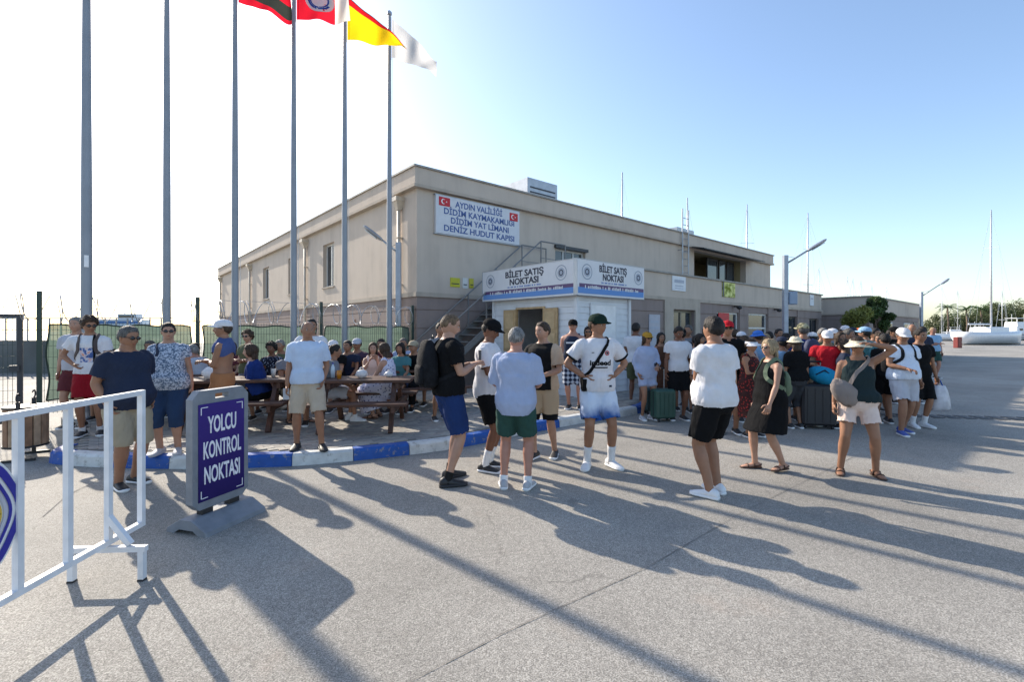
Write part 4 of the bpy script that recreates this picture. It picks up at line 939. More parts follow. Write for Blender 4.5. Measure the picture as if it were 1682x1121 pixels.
TOR_M = [(-.13,.10,.085,.085),(-.08,.150,.10,.105),(0,.168,.112,.118),(.08,.162,.112,.105),(.16,.148,.108,.092),(.26,.158,.115,.100),(.35,.176,.125,.112),(.42,.188,.118,.112),(.475,.176,.098,.098),(.515,.125,.072,.082),(.545,.075,.055,.07)]
TOR_F = [(-.13,.10,.085,.09),(-.08,.160,.10,.115),(0,.180,.108,.13),(.08,.165,.108,.108),(.16,.134,.10,.088),(.26,.142,.115,.092),(.34,.156,.138,.10),(.40,.162,.115,.10),(.46,.152,.088,.09),(.51,.105,.066,.075),(.54,.062,.05,.062)]
def head_xyz(t, a, F):
    """t in -1..1 up, a angle from front (0) to either side"""
    rr = max(0.0, 1 - t*t)**.42
    low = min(1.0, max(0.0, -t)); up = max(0.0, t)
    wd = .0755*rr*(1 - .26*low**1.3)*(1 + .03*up)
    df = (.094 - .012*low**2)*(max(0.0, 1 - abs(t)**3.2))**.5; db = .100*rr*(1 - .45*low)
    ca, sa = math.cos(a), math.sin(a)
    x = wd*math.copysign(abs(sa)**.92, sa); y = (df if ca > 0 else db)*math.copysign(abs(ca)**.85, ca); z = .118*t
    if ca > .2:
        g = lambda cx, sx, ct, st: math.exp(-((x-cx)/sx)**2 - ((t-ct)/st)**2)
        y += .025*g(0,.012,-.20,.13) + .013*g(0,.009,.02,.16) + .006*g(0,.05,.22,.09) - .010*(g(.031,.016,.06,.10) + g(-.031,.016,.06,.10)) + .007*g(0,.02,-.47,.07) - .004*g(0,.02,-.60,.06) + .009*g(0,.022,-.82,.14) + .005*(g(.045,.02,-.2,.16) + g(-.045,.02,-.2,.16))
    return Vector((x, y, z))
def head_grid(fn, nl=24, na=34):
    rings = []
    for i in range(nl + 1):
        t = -math.cos(math.pi*i/nl); t = max(-.995, min(.995, t))
        rings.append([fn(t, 2*math.pi*j/na) for j in range(na)])
    return rings
def hairline(a, pts):
    d = abs((a + math.pi) % (2*math.pi) - math.pi) * 180/math.pi
    return float(np.interp(d, [p[0] for p in pts], [p[1] for p in pts]))
HL = {'short': [(0,.60),(35,.55),(55,.42),(65,.05),(80,.0),(95,-.05),(110,-.35),(180,-.55)], 'buzz': [(0,.66),(35,.6),(55,.45),(65,.08),(95,-.02),(110,-.3),(180,-.5)],
      'curly': [(0,.50),(35,.45),(55,.3),(68,-.1),(95,-.2),(115,-.55),(180,-.75)], 'bob': [(0,.50),(35,.42),(52,.2),(66,-.7),(95,-.85),(180,-.92)],
      'long': [(0,.58),(30,.5),(52,.3),(66,-.6),(95,-.9),(180,-.97)], 'fringe': [(0,2),(70,2),(78,.12),(95,.0),(110,-.3),(180,-.5)], 'pony': [(0,.58),(35,.52),(55,.35),(70,0),(95,-.1),(110,-.4),(180,-.6)]}
TH = {'short': .014, 'buzz': .005, 'curly': .028, 'bob': .02, 'long': .018, 'fringe': .008, 'pony': .012}
def ik(a, t, l1, l2, hint):
    d = t - a; L = min(d.length, (l1 + l2)*.995); dn = d.normalized(); t = a + dn*L
    x = (l1*l1 - l2*l2 + L*L)/(2*L); h = math.sqrt(max(0, l1*l1 - x*x)); hv = Vector(hint); hv = (hv - dn*hv.dot(dn))
    hv = hv.normalized() if hv.length > 1e-5 else Vector((0,-1,0)); return a + dn*x + hv*h, t
def interp_tube(mb, pts, rads, n=12, sub=4, flat=1.0):
    """smooth tube through the joints"""
    P = []; Q = []
    for i in range(len(pts) - 1):
        for k in range(sub): P.append(pts[i].lerp(pts[i+1], k/sub)); Q.append(rads[i] + (rads[i+1]-rads[i])*k/sub)
    P.append(pts[-1]); Q.append(rads[-1]); mb.tube(P, Q, n); return mb

ARM = {'down': ((.255,.03,-.17), (.35,-1,0)), 'hips': ((.165,.07,.10), (1,-.55,.1)), 'phone': ((.05,.27,.27), (.6,-.6,-1)), 'fold': ((-.06,.2,.24), (.8,-.3,-.8)), 'pocket': ((.19,.06,-.02), (.5,-1,.0)),
       'table': ((.12,.38,.12), (.8,-.3,-.8)), 'chin': ((.05,.20,.52), (.5,.3,-1)), 'visor': ((.10,.13,.70), (1,.2,.3)), 'lap': ((.08,.22,.0), (.7,-.6,-.4)), 'bag': ((.24,.10,-.12), (.4,-1,0)), 'hold': ((.10,.25,.14), (.7,-.7,-.5)), 'swing': ((.25,.2,-.13),(.3,-1,-.2)), 'back': ((.27,-.16,-.14),(.3,-1,.2)), 'wide': ((.33,.02,-.13),(.6,-1,0))}
PEOPLE = []
def person(label, px, fy, hy, face, z0=0.0, wt=1.0, fem=False, sk='tan', hair='short', hc=(.03,.02,.015), hat=None, hatm=None, glass=False, top='tee', topm=None, bot='shorts', botm=None, blen=.82,
           shoe='shoe', shoem=None, solem=None, sock=None, arms=('down','down'), hyaw=0, hpitch=0, lean=0.0, stance=(.0,.0), step=0.0, seat=None, belly=0.0, vox=None, slv=.6, hem=-.03, H=None, loose=.022, brimyaw=0, toes=(12,12), group='people waiting around the ticket kiosk', kneeout=.10, thighs=None, ytw=0, Yat=None, sanddir=None):
    if Yat: base = Vector(((px - CX)/FPX*Yat, Yat, z0))
    else: base = G(px, fy, z0)
    Y = base.y
    if H is None: H = (CAMH - (hy - HY)/FPX*Y) - z0
    if hat: H -= .012
    s = H/1.723
    if seat is not None: s = (H - seat - .03)/(.55 + .29)*1.0 if False else H   # H given directly as standing size for seated figures
    if seat is not None: s = H/1.75
    loose *= .82
    vox = vox or (.0125 if Y < 6.2 else .017 if Y < 8.4 else .027)
    fw = 1 + .55*(wt - 1); seed = px*.013
    sgnx = (1, -1)          # right then left of the person; x right, y forward
    hyaw += 9*math.sin(px*1.31); hpitch += 4*math.sin(px*2.17); lean += 2.2*math.sin(px*1.73); ytw += 5*math.sin(px*.91)
    # ---- skeleton (unit body, scaled at the end)
    pz = .93 if seat is None else (seat/s + .085)
    Pv = Vector((.022*math.sin(px*2.6) if seat is None else 0, 0, pz)); tw_ = R(ytw)
    U = Vector((0, math.sin(R(lean)), math.cos(R(lean)))); Rv = Vector((math.cos(tw_), math.sin(tw_), 0)); Rv = (Rv - U*Rv.dot(U)).normalized(); Fv = U.cross(Rv)
    tor = TOR_F if fem else TOR_M; hs = [q[0] for q in tor]
    def prof(h, o=0.0):
        w_ = np.interp(h, hs, [q[1] for q in tor]); df = np.interp(h, hs, [q[2] for q in tor]); db = np.interp(h, hs, [q[3] for q in tor])
        k = math.exp(-((h - .10)/.17)**2); f = 1 + (wt - 1)*(.35 + .45*k)
        return w_*f + o, df*f + belly*k + (wt - 1)*.08*k + o, db*f + o
    def ring(h, o=0.0, n=22, p=2.35, wk=1.0, dk=1.0, sh=(0,0)):
        w_, df, db = prof(h, o); c = Pv + U*h; out = []
        for j in range(n):
            a = 2*math.pi*j/n; ca, sa = math.cos(a), math.sin(a)
            out.append(c + Rv*(w_*wk*math.copysign(abs(ca)**(2/p), ca)) + Fv*((df if sa > 0 else db)*dk*math.copysign(abs(sa)**(2/p), sa)))
        return out
    sw_ = (.150 if fem else .178)*(1 + .25*(wt - 1)); af = (.84 if fem else 1.0)*(1 + .45*(wt - 1)); lf = (.97 if fem else 1.0)*(1 + .42*(wt - 1))
    body = MB(); body.loft([ring(h) for h in (-.13,-.10,-.05,0,.06,.12,.18,.24,.30,.36,.42,.46,.49,.52,.545)])
    nb = Pv + U*.53; hd = Pv + U*.60 + Vector((0, .014, .074)) + Fv*.01
    interp_tube(body, [Pv + U*.50, nb + Fv*.0, hd + Vector((0,0,-.06))], [.078*af, (.054 if fem else .062)*(1 + .4*(wt-1)), (.052 if fem else .060)*(1 + .4*(wt-1))], 12, 3)
    joints = {'arm': [], 'leg': []}
    for si, sg in enumerate(sgnx):
        sp = arms[si]; tgt, hint = ARM[sp] if isinstance(sp, str) else sp
        sh = Pv + U*.468 + Rv*sg*sw_
        T = Pv + Rv*sg*tgt[0]*(1 + .3*(wt-1)) + Fv*tgt[1] + U*tgt[2]; hv = Rv*sg*hint[0] + Fv*hint[1] + U*hint[2]
        el, wr = ik(sh, T, .285, .255, hv); joints['arm'].append((sh, el, wr, sg))
        interp_tube(body, [sh - U*.0 - Rv*sg*.03 + U*.0, sh + (el-sh)*.12, sh.lerp(el,.45), el, el.lerp(wr,.28), wr], [.050*af, .054*af, .047*af, .038*af, .041*af, .0265*af], 12, 4)
    for si, sg in enumerate(sgnx):
        hp = Pv + Vector((sg*.088*(1 + .25*(wt-1)), 0, -.03))
        if seat is None:
            an = Vector((sg*(kneeout + stance[si]), (step if si == 0 else -step), .085 + (.02 if (step if si == 0 else -step) < -.12 else 0))); hint = (sg*.12, 1, 0)
        else:
            tf = (thighs or ((.11,.42),(.11,.42)))[si]; an = Vector((sg*tf[0], tf[1], .085)); hint = (sg*.1, .8, 1)
        kn, an = ik(hp, an, .425, .425, hint); joints['leg'].append((hp, kn, an, sg))
        interp_tube(body, [hp + (hp-kn).normalized()*.02, hp.lerp(kn,.15), hp.lerp(kn,.55), kn, kn.lerp(an,.30), kn.lerp(an,.7), an - Vector((0,0,.03))], [.088*lf, .090*lf, .073*lf, .054*lf, .058*lf, .040*lf, .036*lf], 12, 3)
    co, nr, fs = remesh(body, vox/s, 3)
    # ---- extras: head, ears, eyes, hands, feet
    ex = MB()
    hsz = 1.0 if not fem else .96
    hyw = R(hyaw) + tw_*.5; HM = Matrix.Translation(hd) @ Matrix.Rotation(hyw, 4, 'Z') @ Matrix.Rotation(R(hpitch), 4, 'X') @ Matrix.Diagonal((hsz, hsz, hsz, 1))
    hr = head_grid(lambda t, a: head_xyz(t, a, fem))
    ex.loft([[HM @ p for p in r_] for r_ in hr])
    for sg in sgnx: ex.ell(HM @ Vector((sg*.076, -.008, .0)), .009, .017, .030, 8, 6, HM.to_3x3())
    ex.mi = 1
    for sg in sgnx: ex.ell(HM @ Vector((sg*.031, .0835, .008)), .0125, .007, .0065, 8, 5, HM.to_3x3())
    ex.mi = 2
    for sg in sgnx: ex.ell(HM @ Vector((sg*.031, .0885, .008)), .006, .004, .006, 8, 5, HM.to_3x3())
    ex.mi = 3
    for sg in sgnx: ex.tube([HM @ Vector((sg*.016, .0945, .024)), HM @ Vector((sg*.03, .094, .030)), HM @ Vector((sg*.047, .083, .026))], [.003,.0042,.002], 5)
    ex.mi = 4; ex.ell(HM @ Vector((0, .0885, -.056)), .022, .007, .0055, 10, 5, HM.to_3x3()); ex.mi = 0
    for sh, el, wr, sg in joints['arm']:
        d = (wr - el).normalized(); inn = (Pv + U*.2 - wr); inn = (inn - d*inn.dot(d)); inn = inn.normalized() if inn.length > .01 else Fv
        if d.z > -.3: inn = (Vector((0,0,-1)) - d*Vector((0,0,-1)).dot(d)).normalized() if abs(d.z) < .9 else -Fv
        ac = d.cross(inn).normalized()      # across the palm
        rings = []
        for t, wv, tv in ((-.02,.024,.022),(.01,.028,.019),(.05,.040,.016),(.085,.041,.013)):
            c = wr + d*t + inn*.006*t*10; rings.append([c + ac*wv*math.cos(q) + inn*tv*math.sin(q) for q in (2*math.pi*i/10 for i in range(10))])
        ex.loft(rings); fwd_side = 1 if (ac.dot(Fv) > 0 or abs(ac.dot(Fv)) < .2 and ac.z > 0) else -1
        for k, (of, L) in enumerate(((.030,.070),(.011,.080),(-.010,.074),(-.030,.058))):
            b0 = wr + d*.08 + ac*of*fwd_side; c1 = b0 + (d*.85 + inn*.4).normalized()*L*.45; c2 = c1 + (d*.45 + inn*.85).normalized()*L*.35; c3 = c2 + (d*.05 + inn).normalized()*L*.25
            ex.tube([b0, c1, c2, c3], [.0095,.009,.008,.006], 6)
        b0 = wr + d*.02 + ac*.03*fwd_side; ex.tube([b0, b0 + (d*.6 + ac*fwd_side*.7 + inn*.3).normalized()*.04, b0 + (d*.95 + ac*fwd_side*.6 + inn*.55).normalized()*.075], [.013,.0105,.008], 6)
    # feet
    def footM(i):
        hp, kn, an, sg = joints['leg'][i]; ya = -sg*R(toes[i]); return Matrix.Translation((an.x, an.y, an.z - .085)) @ Matrix.Rotation(ya, 4, 'Z')
    prof_s = [(-.082,.020,.050),(-.072,.031,.080),(-.04,.037,.100),(.0,.038,.098),(.04,.040,.080),(.085,.045,.062),(.13,.047,.050),(.165,.041,.040),(.188,.026,.030),(.195,.010,.020)]
    def foot_loft(mb, M_, o=0.0, zlo=.0, zmax=None, base_only=False):
        rings = []
        for y, w_, h_ in prof_s:
            if base_only: h_ = zmax
            pts = []
            for j in range(14):
                a = 2*math.pi*j/14; ca, sa = math.cos(a), math.sin(a); xx = (w_ + o)*math.copysign(abs(ca)**.8, ca); zz = zlo + (h_ + o - zlo)*(.5 + .5*math.copysign(abs(sa)**.7, sa)) ; pts.append(M_ @ Vector((xx*(1 - .35*max(0, sa) if not base_only else 1), y*(1 + o*2), zz)))
            rings.append(pts)
        return mb.loft(rings)
    if shoe in ('sandal', 'none'):
        for i in (0, 1): foot_loft(ex, footM(i) @ Matrix.Diagonal((.88, .95, .85, 1)), 0, .018)
    nb_ = len(co); allv = np.vstack([co, np.array(ex.v)]) * s
    me = bpy.data.meshes.new('person'); me.from_pydata(allv.tolist(), [], fs + [tuple(i + nb_ for i in q) for q in ex.f])
    brow = pm('brow_%d' % int(hc[0]*1000), hc, .8)
    for m in (skin(sk), M_eye, M_iris, brow, lipmat(sk)): me.materials.append(m)
    me.polygons.foreach_set('material_index', [0]*len(fs) + ex.m); me.polygons.foreach_set('use_smooth', [True]*len(me.polygons))
    me.update()
    ob = obj('person', me); ob.location = base; ob.rotation_euler = (0, 0, R(face - 90)); tag(ob, label, 'person', group)
    SC = Matrix.Scale(s, 4)
    def fin(mb, name, mats, smooth=True, rec=True): mb.xf(SC); return mb.build(name, mats, ob, smooth, rec)
    def garment(mb, name, m, amp=.0035, sm=1, cuts=()):
        c, n, f = remesh(mb, vox/s, sm)
        if cuts:            # open the garment at hem, cuffs and leg openings
            q4 = np.array([x if len(x) == 4 else (*x, x[2]) for x in f]); fc = c[q4].mean(1); fn = n[q4].mean(1); kill = np.zeros(len(f), bool)
            for cp, cdv, cr in cuts:
                cp = np.array(cp); cdv = np.array(Vector(cdv).normalized()); rel = fc - cp; al = rel @ cdv; rad = np.linalg.norm(rel - np.outer(al, cdv), axis=1)
                kill |= ((fn @ cdv) > .5) & (np.abs(al) < 1.6*vox/s) & (rad < cr)
            f = [q_ for q_, k_ in zip(f, kill) if not k_]
        c = wrinkle(c, n, amp, seed + len(f)*.0001)*s
        g = bpy.data.meshes.new(name); g.from_pydata(c.tolist(), [], f); g.materials.append(m); g.polygons.foreach_set('use_smooth', [True]*len(f)); return obj(name, g, ob)
    # ---- lower garment
    o_b = .020 + .4*loose*.5
    if bot:
        g = MB(); skirt = bot == 'skirt'; lcuts = []
        g.loft([ring(h, o_b*k) for h, k in ((-.135,.6),(-.10,1),(-.05,1),(0,1),(.05,.95),(.095,.75))])
        if skirt:
            L0 = Pv + Vector((0,0,-.02)); k0 = (joints['leg'][0][1] + joints['leg'][1][1])/2; a0 = (joints['leg'][0][2] + joints['leg'][1][2])/2
            path = [L0, L0.lerp(k0,.5), k0, k0.lerp(a0, min(1, max(0, blen-1)*1.0 if blen > 1 else 0.02))]; interp_tube(g, path, [.19*fw, .19*fw, .19*fw, .24*fw], 18, 4)
        else:
            for hp, kn, an, sg in joints['leg']:
                fr = 1.1
                pts = [hp + (hp-kn).normalized()*.02, hp.lerp(kn,.25), hp.lerp(kn,.6)]; rd_ = [(.092*lf + .014), (.095*lf + .02), (.083*lf + .026)]
                if fem and blen < .7: rd_ = [q_ - .016 for q_ in rd_]
                if blen <= 1: pts.append(hp.lerp(kn, blen)); rd_.append(np.interp(blen, [.5,1], [.084, .064])*lf + .030)
                else: pts += [kn, kn.lerp(an, blen - 1)]; rd_ += [.064*lf + .02, np.interp(blen, [1,2], [.064,.045])*lf + .022]
                interp_tube(g, pts, rd_, 14, 4); lcuts.append((pts[-1], pts[-1] - pts[-2], rd_[-1]*1.25))
        garment(g, 'skirt' if skirt else ('trousers' if blen > 1.6 else 'shorts'), botm, .004, cuts=() if skirt else lcuts)
    # ---- upper garment
    if top:
        tcuts = [(Pv + U*hem, -U, .45)] if top != 'dress' else [(Pv + Vector((0, 0, -.06 - blen*.46)), (0, 0, -1), .6)]
        g = MB(); sleeveless = top in ('tank', 'dress', 'vest')
        if sleeveless:
            tops = [(.30,1.0),(.36,.98),(.42,.86),(.465,.66),(.495,.60)]
        else: tops = [(.30,1),(.36,1),(.42,1.0),(.465,1.0),(.50,1.0),(.53,1.05)]
        hh = [hem + (.28 - hem)*k/6 for k in range(6)] + [.28]
        rg = [ring(h, max(loose, o_b + .014 if bot and h < .13 else 0) + .006*max(0, (.1 - h))*10*.25, wk=1.0, dk=1.0) for h in hh]
        rg += [ring(h, loose*.75*(1 if h < .5 else .5), wk=k) for h, k in tops]
        if top == 'dress':
            dl = blen; rg = [ring(-.05, .05, wk=1.05)] + [r_ for h, r_ in zip(hh, rg) if h > -.02][0:0] + rg
            lowc = -.13; rows = []
            kz = (joints['leg'][0][1] + joints['leg'][1][1])/2
            for k in range(6):
                h = -.06 - (dl*.46)*(5 - k)/5.0
                w_, df, db = prof(0, .035 + .010*(5 - k)); c = Pv + Vector(((kz.x)*(5-k)/5.0, kz.y*(5-k)/5.0*.8, h))
                rows.append([c + Rv*(w_*.97*math.copysign(abs(math.cos(a))**.85, math.cos(a))) + Fv*((df if math.sin(a) > 0 else db)*1.05*math.copysign(abs(math.sin(a))**.85, math.sin(a))) for a in (2*math.pi*j/22 for j in range(22))])
            rg = rows + [ring(h, loose + .012) for h in (0,.06,.12,.2,.28)] + [ring(h, loose*.75, wk=k) for h, k in tops]
        g.loft(rg)
        if sleeveless:
            for sg in sgnx: interp_tube(g, [Pv + U*.44 + Rv*sg*sw_*.55 + Fv*.06, Pv + U*.515 + Rv*sg*sw_*.60, Pv + U*.44 + Rv*sg*sw_*.6 - Fv*.07], [.036]*3, 8, 4)
        else:
            for sh, el, wr, sg in joints['arm']:
                pts = [sh - Rv*sg*.05, sh + (el-sh)*.1 + U*.004]; rd_ = [.062*af + .008, .064*af + .010]
                if slv <= 1: pts += [sh.lerp(el, slv*.6), sh.lerp(el, slv)]; rd_ += [.058*af + .018, .052*af + .026]
                else: pts += [sh.lerp(el,.6), el, el.lerp(wr, slv - 1)]; rd_ += [.055*af + .016, .045*af + .016, np.interp(slv, [1,2], [.045,.032])*af + .016]
                interp_tube(g, pts, rd_, 14, 4); tcuts.append((pts[-1], pts[-1] - pts[-2], rd_[-1]*1.25))
        go = garment(g, {'dress': 'dress', 'tank': 'tank_top', 'vest': 'vest'}.get(top, 'shirt'), topm, .0042, cuts=tcuts)
        if top == 'polo':
            c = MB(); nbp = Pv + U*.505
            rr = [[nbp + Rv*(.088 - .018*k)*math.cos(a) + Fv*((.078 - .014*k)*math.sin(a) + .004) + U*(.004 + .036*k - .014*max(0, math.sin(a))*1.4) for a in (2*math.pi*j/20 for j in range(20))] for k in (0, .5, 1)]
            c.loft(rr, cap=False); c.loft([[p*1.0 - (p - nbp)*.06 for p in r_] for r_ in rr], cap=False); c.xf(SC); c.build('collar', topm, ob, True)
    else: go = None
    # ---- socks, shoes
    for i in (0, 1):
        hp, kn, an, sg = joints['leg'][i]
        if sock: m_, hgt = sock; c = MB(); interp_tube(c, [an.lerp(kn, hgt), an.lerp(kn, hgt*.5), an - Vector((0,0,.05))], [.043*lf + .012*hgt, .042*lf, .042*lf], 10, 2); fin(c, 'sock', m_)
        if shoe == 'shoe':
            c = MB(); foot_loft(c, footM(i), .004, .015); c.mi = 1; foot_loft(c, footM(i), .009, 0, .026, True); c.mi = 0; fin(c, 'shoe', [shoem, solem or M_white])
        elif shoe == 'sandal':
            c = MB(); foot_loft(c, footM(i), .004, 0, .018, True); fin(c, 'sandal', shoem); c = MB(); fm = footM(i)
            for y, hgt in ((.10, .056), (.02, .084)):
                c.tube([fm @ Vector((-.045, y, .012)), fm @ Vector((-.036, y, hgt*.75)), fm @ Vector((0, y, hgt)), fm @ Vector((.036, y, hgt*.75)), fm @ Vector((.045, y, .012))], .009, 6)
            c.tube([fm @ Vector((-.04, .02, .03)), fm @ Vector((-.03, -.07, .05)), fm @ Vector((.0, -.082, .055)), fm @ Vector((.03, -.07, .05)), fm @ Vector((.04, .02, .03))], .008, 6); fin(c, 'sandal_strap', shoem)
    # ---- hair
    hm = pm('hair_%d_%d' % (int(hc[0]*1000), int(hc[2]*1000)), hc, .6, var=.6, scale=60, bump=1.0, bscale=110, spec=.3)
    for n_ in [q_ for q_ in hm.node_tree.nodes if q_.type == 'TEX_NOISE']:
        if n_.inputs['Vector'].links and n_.inputs['Vector'].links[0].from_node.type == 'TEX_COORD':
            mp_ = hm.node_tree.nodes.new('ShaderNodeMapping'); mp_.inputs['Scale'].default_value = (1, 1, .18); hm.node_tree.links.new(n_.inputs['Vector'].links[0].from_socket, mp_.inputs[0]); hm.node_tree.links.new(mp_.outputs[0], n_.inputs['Vector'])
    if hair and hair != 'bald':
        pts = HL[hair]; th = TH[hair]; rs = seed*9
        def hf(t, a):
            p = head_xyz(t, a, fem); m_ = min(1, max(0, (t - hairline(a, pts))/.32)); q = p.copy(); q.y = min(q.y, .094)
            n_ = noise.noise(Vector((p.x*38 + rs, p.y*38, p.z*38)))*.6 + noise.noise(Vector((p.x*95 + rs, p.y*95, p.z*95)))*.6
            d = q.normalized(); return p*(1 - .05*max(0, 1 - m_*6)) + d*(th*m_**.7*(1 + n_*(1.3 if hair == 'curly' else .7)))
        c = MB(); c.loft([[HM @ p for p in r_] for r_ in head_grid(hf, 26, 40)])
        if Y < 9.2 and hair != 'buzz':
            rr_ = random.Random(px); Rm = HM.to_3x3()
            for _ in range(420):
                a = rr_.uniform(-math.pi, math.pi); t = rr_.uniform(-.9, .98)
                if t < hairline(a, pts) + .04: continue
                p = hf(t, a); q_ = hf(min(.995, t + .05), a); up = (q_ - p); 
                if up.length < 1e-6: continue
                up.normalize(); nrm = p.normalized(); sd_ = up.cross(nrm); L_ = rr_.uniform(.012, .024)*(1.5 if hair == 'curly' else 1)
                dr = (-up*rr_.uniform(.3, 1) + sd_*rr_.uniform(-.7, .7) + nrm*rr_.uniform(.15, .75)).normalized(); b0 = p - nrm*.003
                c.add([HM @ (b0 - sd_*.0028), HM @ (b0 + sd_*.0028), HM @ (b0 + dr*L_)], [(0, 1, 2)])
        if hair in ('long', 'bob'):
            Lh = .20 if hair == 'long' else .05
            rr = []
            for k in range(7):
                f = k/6; z = -.02 - (Lh + .08)*f; wd = .083 + .012*math.sin(f*3) ; rr.append([HM @ Vector((wd*math.sin(a), -.035 - .072*math.cos(a)*(1 - .25*f) - .02*f, z)) + Vector((0, .004*noise.noise(Vector((a*3, f*4, rs))), 0)) for a in [(-1.75 + 3.5*j/15) for j in range(16)] + [(1.6 - 3.2*j/11) for j in range(12)]])
                for q in range(16, 28): 
                    v = HM.inverted() @ rr[-1][q]; v.y += .03; v.x *= .85; rr[-1][q] = HM @ v
            c.loft(rr)
        if hair == 'pony': c.ell(HM @ Vector((0, -.125, .045)), .035, .04, .04, 10, 7, HM.to_3x3())
        fin(c, 'hair', hm)
    # ---- glasses
    if glass:
        c = MB()
        for sg in sgnx:
            c.loft([[HM @ Vector((sg*(.032 + .026*math.cos(q)*k), .101 - .35*max(0, sg*(sg*.026*math.cos(q)))*.4 + y, .007 + .019*math.sin(q)*k)) for q in (2*math.pi*i/10 for i in range(10))] for y, k in ((0,1),(.004,.96))])
            c.tube([HM @ Vector((sg*.055, .094, .014)), HM @ Vector((sg*.078, .06, .014)), HM @ Vector((sg*.082, -.01, .012))], .0035, 5)
        c.tube([HM @ Vector((-.01, .106, .012)), HM @ Vector((.01, .106, .012))], .003, 5); fin(c, 'sunglasses', M_lens)
    # ---- hats
    if hat:
        BY = Matrix.Rotation(R(brimyaw), 4, 'Z'); HB = HM @ BY; c = MB(); rr = []
        flat_ = hat == 'visor'
        ra, rb = .093, .115; t0 = .040
        if not flat_:
            for k in range(8):
                f = k/7; rr.append([HM @ Vector((ra*math.cos(a)*(1 - f**2.6)**.5*1.0, rb*math.sin(a)*(1 - f**2.6)**.5 - .004, t0 + .098*f)) if k < 7 else HM @ Vector((.004*math.cos(a), .004*math.sin(a), t0 + .098)) for a in (2*math.pi*j/20 for j in range(20))])
            c.loft(rr)
        else:
            c.loft([[HM @ Vector((ra*math.cos(a)*k, rb*math.sin(a)*k - .004, z)) for a in (2*math.pi*j/20 for j in range(20))] for z, k in ((.03,1.0),(.075,1.0))])
        if hat in ('cap', 'visor'):
            L, wd, dr = (.078, .085, .018) if hat == 'cap' else (.12, .15, .03); top_ = []; bo_ = []
            for j in range(13):
                a = math.pi*j/12; x = math.cos(a); y = math.sin(a)
                for lst, dz in ((top_, .006), (bo_, 0)): lst.append((HB @ Vector((x*(ra*.98), rb*.96*y - .004, .046 + dz)), HB @ Vector((x*(ra*.92 + (wd - .085)), rb*.9*y + L*(y**.6 if y > 0 else 0) - .004, .046 + dz - dr*x*x - dr*.7))))
            V = [p for q in top_ for p in q] + [p for q in bo_ for p in q]; n_ = 13; F_ = []
            for j in range(n_-1): F_ += [(2*j, 2*j+1, 2*j+3, 2*j+2), (2*n_+2*j, 2*n_+2*j+2, 2*n_+2*j+3, 2*n_+2*j+1), (2*j+1, 2*n_+2*j+1, 2*n_+2*j+3, 2*j+3)]
            c.add(V, F_)
        elif hat == 'bucket':
            c.loft([[HM @ Vector(((ra + o_)*math.cos(a), (rb + o_)*math.sin(a) - .004, z + .006*math.sin(3*a))) for a in (2*math.pi*j/24 for j in range(24))] for o_, z in ((-.004,.050),(.015,.040),(.05,.018),(.052,.014),(.014,.034),(-.006,.044))], cap=False)
        fin(c, {'cap': 'cap', 'visor': 'visor', 'bucket': 'sun_hat'}[hat], hatm)
    fr_ = dict(ob=ob, s=s, P=Pv*s, U=U, R=Rv, F=Fv, prof=prof, joints=joints, shirt=go, HM=HM, base=base, M=Matrix.Translation(base) @ Matrix.Rotation(R(face - 90), 4, 'Z'), wt=wt)
    PEOPLE.append(fr_); return fr_
C = cloth
c_white = C('white', (.66, .65, .67)); c_black = C('black', (.010, .010, .011)); c_navy = C('navy', (.02, .028, .055)); c_khaki = C('khaki', (.36, .30, .21)); c_beige = C('beige', (.50, .41, .31))
c_blue = C('blue', sr(30, 52, 98)); c_royal = C('royal', sr(26, 50, 110)); c_lblue = C('light_blue', sr(160, 171, 197)); c_red = C('red', sr(175, 25, 38)); c_dred = C('dark_red', sr(140, 20, 32)); c_green = C('dark_green', sr(45, 75, 68))
c_denim = C('denim', sr(42, 62, 92)); c_tank = C('teal_dark', sr(40, 52, 55)); c_pinkb = C('pink_beige', sr(222, 200, 188)); c_lgrey = C('light_grey', sr(178, 180, 188)); c_grey = C('grey', sr(120, 122, 128)); c_olive = C('olive', sr(90, 95, 70)); c_sky = C('sky_blue', sr(140, 175, 205))
c_brown = C('brown', sr(90, 60, 45)); c_maroon = C('maroon', sr(95, 45, 50)); c_cream = C('cream', sr(215, 205, 180)); c_teal = C('teal', sr(70, 120, 125)); c_purple = C('plum', sr(80, 60, 75))
p_speck = two('print_speckled_grey', 'noise', sr(95, 110, 130), sr(185, 192, 205), 55, .46, .54); p_floral = two('print_floral', 'vor', sr(70, 80, 130), sr(205, 205, 222), 24, .22, .34); p_redfl = two('print_red_floral', 'vor', sr(150, 50, 45), sr(55, 30, 30), 30, .25, .4)
p_plaid = two('print_plaid', 'plaid', sr(30, 35, 55), sr(175, 180, 190), 75, .35, .75); p_dye = two('print_dyed_blue', 'zgrad', sr(45, 88, 155), sr(205, 218, 235), 9, .70, .86); p_dark = two('print_dark_flower', 'vor', sr(160, 165, 180), sr(28, 30, 45), 34, .22, .34)
p_camo = two('print_camouflage', 'noise', sr(90, 90, 70), sr(165, 160, 130), 16, .45, .55); p_half = two('print_black_beige', 'nxgrad', sr(20, 20, 22), sr(190, 165, 140), 4, .125, .13); p_blk2 = two('print_beige_black_shorts', 'zgrad', sr(18, 18, 20), sr(185, 160, 130), 1, .66, .665)
s_black = pm('shoe_black', (.02, .02, .022), .55); s_white = pm('shoe_white', (.75, .75, .76), .5); s_grey = pm('shoe_grey', (.42, .42, .44), .6); s_blue = pm('shoe_blue', sr(70, 90, 160), .6); s_brown = pm('sandal_brown', sr(75, 50, 38), .6)
K_w = C('sock_white', (.74, .74, .75)); K_b = C('sock_black', (.02, .02, .02))
